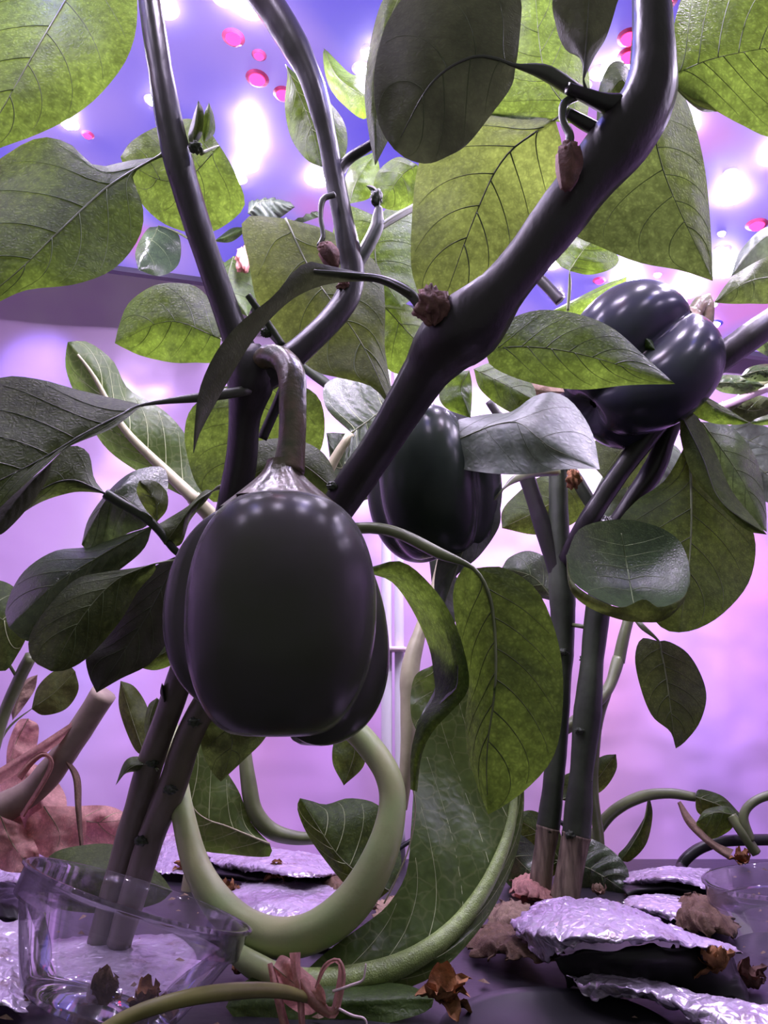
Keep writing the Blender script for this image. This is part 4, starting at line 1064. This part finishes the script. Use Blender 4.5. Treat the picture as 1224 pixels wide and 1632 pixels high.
# ------------------------------------------------------------------ small plant at right rear and its neighbours
S = empty('seedling', Z(945, 1378))
tag(S, 'small plant with an arched green stem leaning to the right rear', 'plant')
stem('main_stem', [(925, 1380, .74, 9), (945, 1335, .74, 9), (975, 1295, .735, 9), (1020, 1270, .73, 9), (1065, 1264, .725, 8), (1108, 1270, .72, 7)], M['petiole'], S)
leaf(S, [(1035, 1268), (1022, 1320), (990, 1372)], [(1028, 1300), (1000, 1345), (985, 1362)], [(1040, 1300), (1030, 1345), (1005, 1372)], [.728, .725, .72], mat='leaf', pr=3)
leaf(S, [(1108, 1270), (1150, 1285), (1192, 1312)], [(1112, 1295), (1140, 1308), (1170, 1308)], [(1115, 1258), (1150, 1268), (1175, 1292)], [.72, .715, .71], mat='leaf', pr=2.5, veins=3)
leaf(S, [(1175, 1300), (1140, 1295), (1110, 1310)], [(1160, 1285), (1125, 1290)], [(1165, 1322), (1135, 1337), (1112, 1325)], [.705, .70, .70], mat='leaf_bright', pr=2, veins=3)
stem('branch', [(1165, 1300, .705, 8), (1185, 1330, .70, 8), (1205, 1360, .70, 8)], M['petiole'], S)
stem('branch', [(1250, 1260, .70, 7), (1205, 1275, .70, 7), (1185, 1300, .70, 7), (1195, 1340, .70, 8)], M['petiole'], S)
ribbon(S, [(1082, 1278, .70), (1100, 1310, .70), (1135, 1345, .70), (1165, 1362, .70)], [3, 7, 6, 9], 'dry_tan')

U = empty('groundcover_plant', Z(940, 1430))
tag(U, 'glossy low round leaves growing around the woody stems', 'plant')
ug = Z(940, 1435).y
leaf(U, [(880, 1370), (940, 1385), (1003, 1425)], [(895, 1420), (940, 1437), (985, 1438)], [(905, 1335), (955, 1342), (998, 1380)], [ug + .06, ug + .04, ug + .02], mat='leaf_gloss', pr=2.5, veins=4, quilt=.003)
leaf(U, [(900, 1380), (860, 1330), (815, 1300)], [(890, 1320), (850, 1292)], [(870, 1400), (825, 1370), (808, 1330)], [.68, .68, .68], mat='leaf', pr=2.5, veins=3)
leaf(U, [(895, 1275), (935, 1260), (982, 1202)], [(895, 1240), (925, 1225), (960, 1205)], [(920, 1278), (960, 1260), (982, 1228)], [.71, .71, .71], mat='leaf', pr=2.5, pet=[(900, 1400, .70), (885, 1310, .70)])
leaf(U, [(800, 1330), (825, 1370), (880, 1420)], [(790, 1370), (810, 1410), (840, 1425)], [(830, 1330), (870, 1370)], [.66, .66, .65], mat='leaf_gloss', pr=2, veins=3)
stem('main_stem', [(985, 1130, .72, 6), (985, 1050, .71, 9), (970, 1095, .70, 9), (940, 1130, .69, 10), (905, 1158, .69, 10), (870, 1175, .69, 9)][1:], M['petiole'], U)
stem('main_stem', [(985, 1055, .71, 9), (995, 1010, .71, 9), (1010, 960, .71, 8), (1035, 900, .70, 7)], M['petiole'], U)
stem('main_stem', [(948, 1430, .72, 8), (955, 1350, .72, 8), (945, 1260, .71, 8), (950, 1160, .70, 9), (968, 1098, .70, 8)], M['petiole'], U)

# plants far behind at the upper edge of the wall and by the right edge
V2 = empty('pepper_plant', Z(705, 1392))
tag(V2, 'third pepper plant far behind, its curled top leaves showing under the brightest lamps', 'pepper plant')
stem('main_stem', [(705, 1392, .74, 8), (700, 1150, .74, 8), (690, 880, .72, 8), (620, 700, .70, 8), (470, 570, .68, 8), (390, 460, .66, 7), (400, 380, .65, 6), (440, 330, .64, 6)], M['stem_green'], V2)
leaf(V2, [(392, 345), (450, 290), (512, 345)], [(400, 305), (425, 280), (465, 276), (495, 305)], [(420, 352), (460, 360)], [.64, .63, .62], yl=.02, mat='leaf_gloss', pr=2, quilt=.003)
leaf(V2, [(395, 340), (420, 320), (470, 330)], [(400, 315), (430, 305), (455, 315)], [(410, 350), (440, 350)], [.61, .605, .605], mat='leaf_pale', pr=2, quilt=.003)
leaf(V2, [(412, 292), (415, 275), (412, 252)], [(405, 280)], [(424, 275)], .64, mat='leaf_bright', rib=False, n=10, m=3)
leaf(V2, [(255, 360), (235, 395), (220, 430)], [(235, 365), (216, 400)], [(285, 375), (285, 420), (255, 440)], [.66, .65, .64], mat='leaf_gloss', pr=2, veins=3, pet=[(385, 440, .66), (300, 380, .66)])
leaf(V2, [(372, 408), (365, 450), (395, 505)], [(350, 430), (355, 480)], [(395, 415), (410, 460)], [.64, .64, .64], mat='leaf_bright', pr=2, veins=3)
leaf(V2, [(400, 360), (370, 372), (340, 385)], [(375, 360)], [(370, 385)], .65, mat='leaf_bright', rib=False, n=12, m=3)
crumple('withered_flower', P(388, 412, .63), .012, 'dry_pink', V2, seed=3.7, squash=(.7, .7, 1.2))

R2 = empty('background_plant', Z(1290, 1400))
tag(R2, 'tangle-leaved plant cut by the right edge behind the second pepper', 'plant')
stem('main_stem', [(1290, 1400, .70, 10), (1300, 1000, .70, 10), (1280, 700, .70, 9), (1224, 615, .70, 8), (1160, 650, .69, 7)], M['petiole'], R2)
stem('branch', [(1270, 600, .70, 6), (1200, 628, .69, 6), (1140, 652, .68, 6)], M['pole_ring'], R2)
for (q, l, r, Y, mt) in (
    ([(1130, 610), (1180, 610), (1220, 615)], [(1150, 598), (1190, 600)], [(1150, 625), (1190, 628)], .68, 'leaf_gloss'),
    ([(1180, 600), (1215, 590), (1260, 592)], [(1195, 585), (1230, 580)], [(1200, 608), (1240, 605)], .66, 'leaf_gloss'),
    ([(1160, 680), (1190, 700), (1240, 720)], [(1165, 715), (1200, 740)], [(1185, 672), (1230, 685)], .70, 'leaf_pale'),
    ([(1185, 720), (1215, 750), (1260, 790)], [(1185, 760), (1220, 800)], [(1215, 715), (1255, 740)], .69, 'leaf_pale'),
    ([(1150, 640), (1200, 655), (1240, 640)], [(1170, 665), (1210, 672)], [(1180, 635), (1210, 630)], .70, 'leaf_dark'),
    ([(1185, 520), (1210, 540), (1260, 560)], [(1190, 545), (1230, 570)], [(1215, 520), (1250, 535)], .66, 'leaf_gloss'),
    ([(1040, 690), (1060, 740), (1040, 800)], [(1020, 720), (1010, 770)], [(1085, 720), (1080, 770)], .70, 'leaf_pale'),
    ([(985, 720), (1000, 780), (960, 840)], [(960, 760), (940, 810)], [(1030, 770), (1000, 830)], .71, 'leaf_gloss')):
    leaf(R2, q, l, r, Y, mat=mt, pr=2, quilt=.003, veins=2, n=18, m=5)
leaf(R2, [(1080, 640), (1100, 610), (1118, 570)], [(1085, 618), (1105, 580)], [(1100, 625), (1118, 590)], .60, mat='leaf_bright', rib=False, n=12, m=3)

# ------------------------------------------------------------------ white pole
pole = empty('support_pole', Vector((P(627, 1200, .78).x, .78, 0)))
tag(pole, 'white upright plastic pole in front of the rear wall', 'pole')
px0 = P(627, 1200, .78).x
for dx, rr in ((-.0065, .0055), (.0062, .0048)):
    tube('tube', [Vector((px0 + dx, .78, 0.0)), Vector((px0 + dx, .78, .25)), Vector((px0 + dx, .78, .62))], [rr] * 3, M['pole'], pole, seg=14)
tube('ring', [Vector((px0, .775, P(627, 1036, .78).z - .002)), Vector((px0, .775, P(627, 1036, .78).z + .002))], [.0145, .0145], M['pole_ring'], pole, seg=20, n=3)

# ------------------------------------------------------------------ clear cups
def cup(c, tilt, r_top, r_bot, h, label):
    e = empty('plastic_cup', c)
    tag(e, label, 'cup')
    R = Matrix.Rotation(math.radians(tilt[0]), 3, 'Y') @ Matrix.Rotation(math.radians(tilt[1]), 3, 'X')
    def lathe(name, prof, seg=56):
        V, Fc = [], []
        for r, z in prof:
            for k in range(seg):
                t = 2 * math.pi * k / seg
                V.append(Vector(c) + R @ Vector((r * math.cos(t), r * math.sin(t), z)))
        for i in range(len(prof) - 1):
            for k in range(seg):
                k2 = (k + 1) % seg
                Fc.append((i * seg + k, i * seg + k2, (i + 1) * seg + k2, (i + 1) * seg + k))
        return mk(name, V, Fc, M['cup'], e, origin=c)
    body = [(0.0005, .0015), (r_bot * .6, .001), (r_bot * .92, 0), (r_bot, .002)] + [(r_bot + (r_top - r_bot) * (t ** .9), .002 + (h - .016) * t) for t in (.2, .4, .6, .8, 1)]
    lathe('wall', body)
    lathe('rim', [(r_top, h - .014), (r_top + .003, h - .0125), (r_top + .0032, h - .002), (r_top + .0048, h - .001), (r_top + .0048, h), (r_top + .002, h), (r_top + .0015, h - .012)])
def cup_at(rim_c, tilt, r_top, r_bot, h, label):
    R = Matrix.Rotation(math.radians(tilt[0]), 3, 'Y') @ Matrix.Rotation(math.radians(tilt[1]), 3, 'X')
    cup(rim_c - R @ Vector((0, 0, h)), tilt, r_top, r_bot, h, label)
cup_at(P(224, 1424, .38), (17, -9), .0485, .0335, .046, 'clear plastic cup tilted to the right around the front plant')
cup_at(P(1262, 1400, .50), (-4, 0), .046, .028, .058, 'clear plastic cup cut by the right edge of the picture')

# ------------------------------------------------------------------ foil sheets on the lid
G = 'crumpled foil sheets on the lid'
def foil(rows, label, **kw):
    o = sheet('foil_sheet', rows, label, 'foil', **kw); o['group'] = G
foil([[(862, 1440, .022), (920, 1436, .026), (985, 1444, .026), (1045, 1470, .02)], [(830, 1462, .022), (920, 1462, .034), (1030, 1480, .034), (1120, 1500, .022)],
      [(815, 1480, .02), (900, 1500, .03), (1040, 1500, .033), (1165, 1512, .02)], [(868, 1538, .012), (915, 1512, .026), (1050, 1506, .03), (1180, 1526, .02)]],
     'large violet-lit crumpled foil in front of the woody stems', seed=1.1, amp=.0032)
foil([[(915, 1552, .010), (1010, 1560, .012), (1120, 1590, .010), (1260, 1610, .010)], [(912, 1570, .010), (1020, 1582, .014), (1130, 1612, .014), (1260, 1640, .012)], [(945, 1600, .004), (1040, 1600, .009), (1130, 1640, .009), (1260, 1670, .009)]],
     'torn foil strip in the bottom right corner', seed=2.3, amp=.003)
foil([[(-60, 1475, .01), (0, 1472, .012), (62, 1468, .012)], [(-60, 1540, .01), (0, 1535, .014), (45, 1530, .01)], [(-60, 1620, .002), (0, 1612, .006), (40, 1622, .002)]],
     'shiny foil at the left edge beside the cup', seed=3.9, amp=.003)
foil([[(365, 1418, .004), (450, 1392, .006), (540, 1400, .006), (580, 1415, .004)], [(345, 1442, .006), (430, 1432, .012), (510, 1438, .01), (560, 1445, .005)], [(380, 1462, .004), (450, 1466, .007), (500, 1466, .007), (535, 1462, .004)]],
     'flat dirty foil seen through the loop of the pale stem', seed=4.4, amp=.002)
foil([[(330, 1350, .006), (420, 1352, .016), (500, 1362, .016), (560, 1375, .01)], [(335, 1372, .012), (430, 1380, .022), (500, 1390, .02), (545, 1392, .012)], [(350, 1385, .008), (430, 1395, .018), (490, 1402, .018), (530, 1400, .012)]],
     'raised foil edge behind the flat dirty foil', seed=5.2, amp=.002)
foil([[(1000, 1392, .004), (1060, 1382, .01), (1130, 1388, .01)], [(995, 1405, .008), (1060, 1398, .018), (1140, 1408, .012)], [(1005, 1418, .004), (1070, 1408, .014), (1150, 1425, .008)]],
     'rearmost foil by the black hose', seed=6.6, amp=.002)
foil([[(1000, 1432, .004), (1060, 1428, .006), (1140, 1440, .004)], [(995, 1445, .006), (1060, 1450, .01), (1150, 1465, .006)], [(1030, 1460, .003), (1080, 1470, .006), (1150, 1480, .004)]],
     'small pale foil scrap between the hose and the large foil', seed=7.7, amp=.002)
foil([[(235, 1320, .006), (280, 1322, .012), (330, 1330, .01)], [(220, 1350, .006), (280, 1350, .014), (335, 1355, .012)], [(230, 1392, .003), (285, 1395, .006), (330, 1395, .004)]],
     'pink-lit foil behind the front stems', seed=8.8, amp=.003)
foil([[(0, 1385, .005), (30, 1380, .012), (70, 1385, .008)], [(-30, 1405, .008), (30, 1400, .014), (70, 1405, .008)], [(-30, 1425, .003), (30, 1420, .006), (65, 1425, .004)]],
     'narrow foil under the dried pink leaves', seed=9.1, amp=.002)

def shade_flap(rows, label, **kw):  # dark sheets added where only shade lies below and between the foils
    o = sheet('plastic_film', rows, label, 'plastic film', mat='film', n=40, m=24, freq=60, tear=.004, **kw)
shade_flap([[(880, 1530, .016), (960, 1516, .024), (1060, 1512, .026), (1175, 1530, .016)], [(895, 1560, .008), (980, 1548, .016), (1070, 1545, .018), (1185, 1560, .010)], [(905, 1580, .002), (990, 1590, .003), (1080, 1592, .003), (1190, 1600, .002)]], 'black film hanging below the large foil', seed=1.7, amp=.003)
shade_flap([[(320, 1352, .006), (420, 1385, .012), (500, 1395, .012), (560, 1398, .008)], [(325, 1385, .006), (400, 1400, .010), (480, 1408, .008), (560, 1408, .004)], [(345, 1402, .002), (420, 1412, .002), (490, 1418, .002), (560, 1416, .002)]], 'black film between the two foils inside the loop', seed=2.7, amp=.0015)
shade_flap([[(995, 1405, .006), (1060, 1402, .012), (1140, 1412, .008)], [(995, 1420, .006), (1060, 1415, .01), (1145, 1424, .006)], [(1000, 1432, .002), (1060, 1430, .002), (1145, 1440, .002)]], 'black film under the rearmost foil', seed=3.7, amp=.0015)
shade_flap([[(-60, 1412, .006), (0, 1410, .01), (52, 1425, .008)], [(-60, 1440, .006), (0, 1440, .01), (55, 1448, .006)], [(-60, 1470, .002), (0, 1470, .002), (60, 1472, .002)]], 'black crumbly film at the left edge', seed=4.7, amp=.004)
shade_flap([[(470, 1470, .004), (560, 1462, .006), (630, 1478, .004)], [(480, 1492, .004), (560, 1490, .006), (620, 1500, .004)], [(500, 1515, .002), (570, 1515, .002), (620, 1520, .002)]], 'black film below the loop stem', seed=5.7, amp=.001)

foil([[(70, 1500, .002), (180, 1492, .003), (330, 1490, .002)], [(60, 1540, .002), (180, 1540, .003), (310, 1530, .002)], [(70, 1600, .0015), (170, 1600, .002), (270, 1590, .0015)]],
     'flat foil lying under the tilted front cup', seed=10.3, amp=.0012)
# dark gloss of the empty planting hole
hc = Z(885, 1632)
V, Fc = [], []
for r, z in ((.052, .0015), (.046, .0045), (.041, .0035), (.036, .0008), (.0005, .0008)):
    for k in range(40):
        t = 2 * math.pi * k / 40
        V.append(Vector((hc.x + r * math.cos(t), hc.y - .012 + r * math.sin(t), z)))
for i in range(4):
    for k in range(40):
        k2 = (k + 1) % 40
        Fc.append((i * 40 + k, i * 40 + k2, (i + 1) * 40 + k2, (i + 1) * 40 + k))
tag(mk('planting_hole_cap', V, Fc, M['hose']), 'glossy black round cap on the lid at the bottom edge', 'cap')

# black hose
stemp = [(1085, 1382, .012), (1096, 1366, .02), (1120, 1350, .026), (1160, 1340, .03), (1260, 1338, .03)]
tag(tube('hose', [Z(1090, 1392, .004)] + [P(x, y, .72) for x, y, h in stemp], [.0048] * 6, M['hose'], None, seg=10), 'black hose arching at the right rear edge of the lid', 'hose')
tag(tube('cable', [P(x, y, .775) for x, y in ((560, 1405), (700, 1318), (860, 1303), (905, 1318), (1000, 1382), (1120, 1398))], [.0022] * 6, M['hose'], None, seg=8), 'thin black cable running behind the woody stems', 'cable')

# ------------------------------------------------------------------ litter: withered flowers, dead leaves
fl = [((440, 1412), .012, 'flower', 'ochre withered flower on the flat dirty foil inside the loop'),
      ((365, 1415), .010, 'flower', 'upright withered flower leaning on the pale loop stem'),
      ((295, 1385), .011, 'flower', 'rusty withered flower just behind the cup rim'),
      ((390, 1540), .010, 'flower', 'mossy withered flower right of the cup'),
      ((708, 1612), .014, 'flower', 'rust-red withered flower near the bottom, right of the green disc leaf'),
      ((1090, 1570), .008, 'flower', 'orange withered flower on the torn foil strip'),
      ((1150, 1590), .011, 'flower', 'orange spread petals at the bottom right corner'),
      ((235, 1590), .010, 'flower', 'orange withered flower inside the front cup'),
      ((165, 1585), .013, 'dry_brown', 'brown-green curled flower at the bottom of the front cup'),
      ((60, 1590), .013, 'dry_brown', 'brown crumpled petal outside the cup, bottom left'),
      ((35, 1440), .012, 'flower_dark', 'dark crumbly clump left of the cup'),
      ((510, 1395), .010, 'dry_brown', 'dark brown curl behind the pale loop'),
      ((1185, 1365), .013, 'flower', 'brown flower litter heaped at the right edge'),
      ((955, 1425), .008, 'dry_tan', 'cream fluffy flower behind the large foil'),
      ((1195, 1560), .012, 'flower_dark', 'purplish dead petals at the right edge')]
def petals(name, c, size, mat, seed, n=7):
    """a dropped withered flower: shrivelled petals curling round a small core"""
    r = random.Random(seed)
    V, Fc = [], []
    for q in range(n):
        az = 2 * math.pi * q / n + r.uniform(-.4, .4)
        el = r.uniform(0.05, 1.25)
        d = Vector((math.cos(az) * math.cos(el), math.sin(az) * math.cos(el), math.sin(el)))
        sd = Vector((-math.sin(az), math.cos(az), 0))
        up = d.cross(sd)
        ln, wd, curl = size * r.uniform(.8, 1.35), size * r.uniform(.3, .5), r.uniform(-.9, .9)
        b = len(V)
        for i in range(7):
            t = i / 6
            w = wd * math.sin(math.pi * (0.12 + 0.8 * t)) ** .8
            for j in range(5):
                u = j / 2 - 1
                p = d * ln * t * (1 - .25 * t) + sd * w * u - up * (curl * size * t * t * .6) + up * (size * .22 * (u * u - .5) + size * .10 * math.sin(9 * t + 4 * u + q))
                V.append(Vector(c) + p)
        for i in range(6):
            for j in range(4):
                k = b + i * 5 + j
                Fc.append((k, k + 1, k + 6, k + 5))
    zmin = min(v.z for v in V)
    for v in V: v.z += .0015 - zmin
    return mk(name, V, Fc, M[mat], None, origin=Vector((c[0], c[1], .0015)))
for k, ((x, y), sz, mt, lab) in enumerate(fl):
    o = petals('withered_flower', Z(x, y + 10, 0.003), sz, mt, k + 11, n=9)
    lift = {0: .008, 5: .012, 6: .011, 13: .004}.get(k, 0)
    o.location.z += lift
    tag(o, lab, 'dried flower', 'withered flowers dropped on the lid')

def dead(rows, label, mat, **kw):
    o = sheet('dead_leaf', rows, label, 'dead leaf', mat=mat, n=40, m=26, freq=120, tear=.008, **kw)
    o['group'] = 'dead leaves on the lid'
dead([[(745, 1492, 0.0036), (790, 1478, 0.0084), (850, 1482, 0.0096)], [(750, 1512, 0.0048), (800, 1505, 0.0120), (880, 1512, 0.0120)], [(770, 1535, 0.0018), (830, 1535, 0.0084), (905, 1550, 0.0048)]], 'long brown dead leaf left of the large foil', 'dry_brown', amp=.0045, seed=1.4)
dead([[(790, 1448, 0.0036), (815, 1440, 0.0108), (835, 1450, 0.0096)], [(785, 1470, 0.0036), (810, 1465, 0.0120), (845, 1472, 0.0096)], [(790, 1490, 0.0018), (815, 1488, 0.0060), (850, 1492, 0.0036)]], 'pinkish crumpled dead leaf under the big arched leaf', 'dry_tan', amp=.0045, seed=2.4)
dead([[(1080, 1440, 0.0048), (1115, 1430, 0.0132), (1150, 1445, 0.0084)], [(1075, 1465, 0.0060), (1120, 1460, 0.0156), (1170, 1475, 0.0072)], [(1090, 1490, 0.0024), (1130, 1490, 0.0084), (1180, 1500, 0.0024)]], 'olive brown curled dead leaf beside the right cup', 'dry_brown', amp=.005, seed=3.2)
dead([[(505, 1400, 0.0024), (540, 1388, 0.0096), (570, 1400, 0.0072)], [(500, 1415, 0.0036), (540, 1410, 0.0108), (585, 1425, 0.0060)], [(510, 1430, 0.0018), (545, 1432, 0.0048), (590, 1440, 0.0018)]], 'brown folded dead leaf behind the loop, right side', 'dry_brown', amp=.0045, seed=4.7)
dead([[(820, 1400, 0.0036), (845, 1392, 0.0084), (870, 1400, 0.0060)], [(815, 1418, 0.0036), (845, 1415, 0.0108), (875, 1422, 0.0048)], [(825, 1435, 0.0018), (850, 1435, 0.0048), (880, 1438, 0.0018)]], 'pink dead leaf at the foot of the woody stems', 'dry_pink', amp=.0045, seed=5.5)
dead([[(600, 1440, 0.0024), (645, 1432, 0.0036)], [(600, 1462, 0.0048), (640, 1470, 0.0072)], [(610, 1482, 0.0012), (640, 1488, 0.0024)]], 'small papery scrap between the loop and the big leaf', 'dry_tan', amp=.004, seed=6.1)

# pink shrivelled leaf on its stalk, bottom centre
D = empty('shrivelled_leaf', Z(470, 1600))
tag(D, 'pink shrivelled leaf on a yellow-green stalk at the bottom centre', 'dead leaf')
stem('stalk', [(100, 1690, .315, 11), (190, 1628, .32, 12), (260, 1600, .325, 12), (340, 1583, .333, 12), (430, 1578, .352, 11), (490, 1590, .372, 8)], M['stalk_yellow'], D)
leaf(D, [(436, 1540), (470, 1568), (520, 1600)], [(432, 1570), (455, 1600), (490, 1618)], [(450, 1522), (485, 1545), (515, 1575)], [.375, .372, .37], mat='dry_pink', pr=1.5, wav=.006, name='blade')
ribbon(D, [(430, 1535, .37), (440, 1575, .37), (448, 1610, .37), (458, 1650, .37)], [4, 7, 7, 8], 'dry_pink', 'blade')
ribbon(D, [(470, 1518, .368), (472, 1545, .368), (478, 1585, .367), (482, 1640, .366)], [9, 7, 6, 5], 'dry_pink', 'blade')
ribbon(D, [(480, 1560, .37), (505, 1598, .37), (530, 1615, .37), (540, 1585, .37), (545, 1550, .37), (538, 1530, .37), (518, 1540, .37), (503, 1575, .37)], [8, 12, 9, 7, 6, 4, 4, 2], 'dry_pink', 'blade')
tube('tendril', [P(x, y, .369) for x, y in ((530, 1580), (560, 1570), (578, 1562), (582, 1545), (583, 1536))], [.0006, .0006, .0005, .0004, .0003], M['pole_ring'], D, seg=6)
tube('tendril', [P(x, y, .369) for x, y in ((535, 1605), (560, 1618), (582, 1625), (584, 1650))], [.0006, .0006, .0005, .0004], M['pole_ring'], D, seg=6)

# fallen green leaves on the lid
Fg = leaf(None, [(360, 1605), (500, 1600), (692, 1592)], [(380, 1572), (430, 1552), (560, 1562), (650, 1570)], [(390, 1635), (480, 1650), (610, 1632), (680, 1612)], [.395, .392, .39], yl=.02, yr=-.004, mat='leaf_bright', rib=False, wav=.002, name='fallen_leaf')
tag(Fg, 'flat round green leaf lying at the bottom centre under the pink shrivelled leaf', 'leaf')
Fh = leaf(None, [(60, 1430), (140, 1390), (275, 1420)], [(78, 1365), (140, 1346), (195, 1350), (250, 1388)], [(100, 1450), (180, 1455), (250, 1440)], [.50, .505, .51], yl=.02, yr=.0, mat='leaf_dark', rib=False, wav=.002, name='fallen_leaf')
tag(Fh, 'large grey-green leaf standing behind the rim of the front cup', 'leaf')

# fine dry crumbs scattered over the lid: too many and too small to count
rc = random.Random(5)
V, Fc = [], []
for q in range(260):
    x, y = rc.uniform(-.30, .36), rc.uniform(.37, .74)
    sz = rc.uniform(.0012, .0042)
    a, t = rc.uniform(0, 6.28), rc.uniform(-.5, .5)
    c, z = Vector((x, y, 0)), .0022
    u = Vector((math.cos(a), math.sin(a), t * .3)) * sz
    v = Vector((-math.sin(a), math.cos(a), .2)) * sz * rc.uniform(.3, .7)
    b = len(V)
    for p in (-u, -u * .2 + v, u, u * .2 - v, Vector((0, 0, sz * .5))):
        w = c + p; w.z = max(w.z + z, .0008); V.append(w)
    Fc += [(b, b + 4, b + 1), (b + 1, b + 4, b + 2), (b + 2, b + 4, b + 3), (b + 3, b + 4, b), (b, b + 1, b + 2, b + 3)]
tag(mk('dry_crumbs', V, Fc, M['dry_tan'], None, smooth=False), 'dry plant crumbs strewn over the black lid', 'litter', kind='stuff')
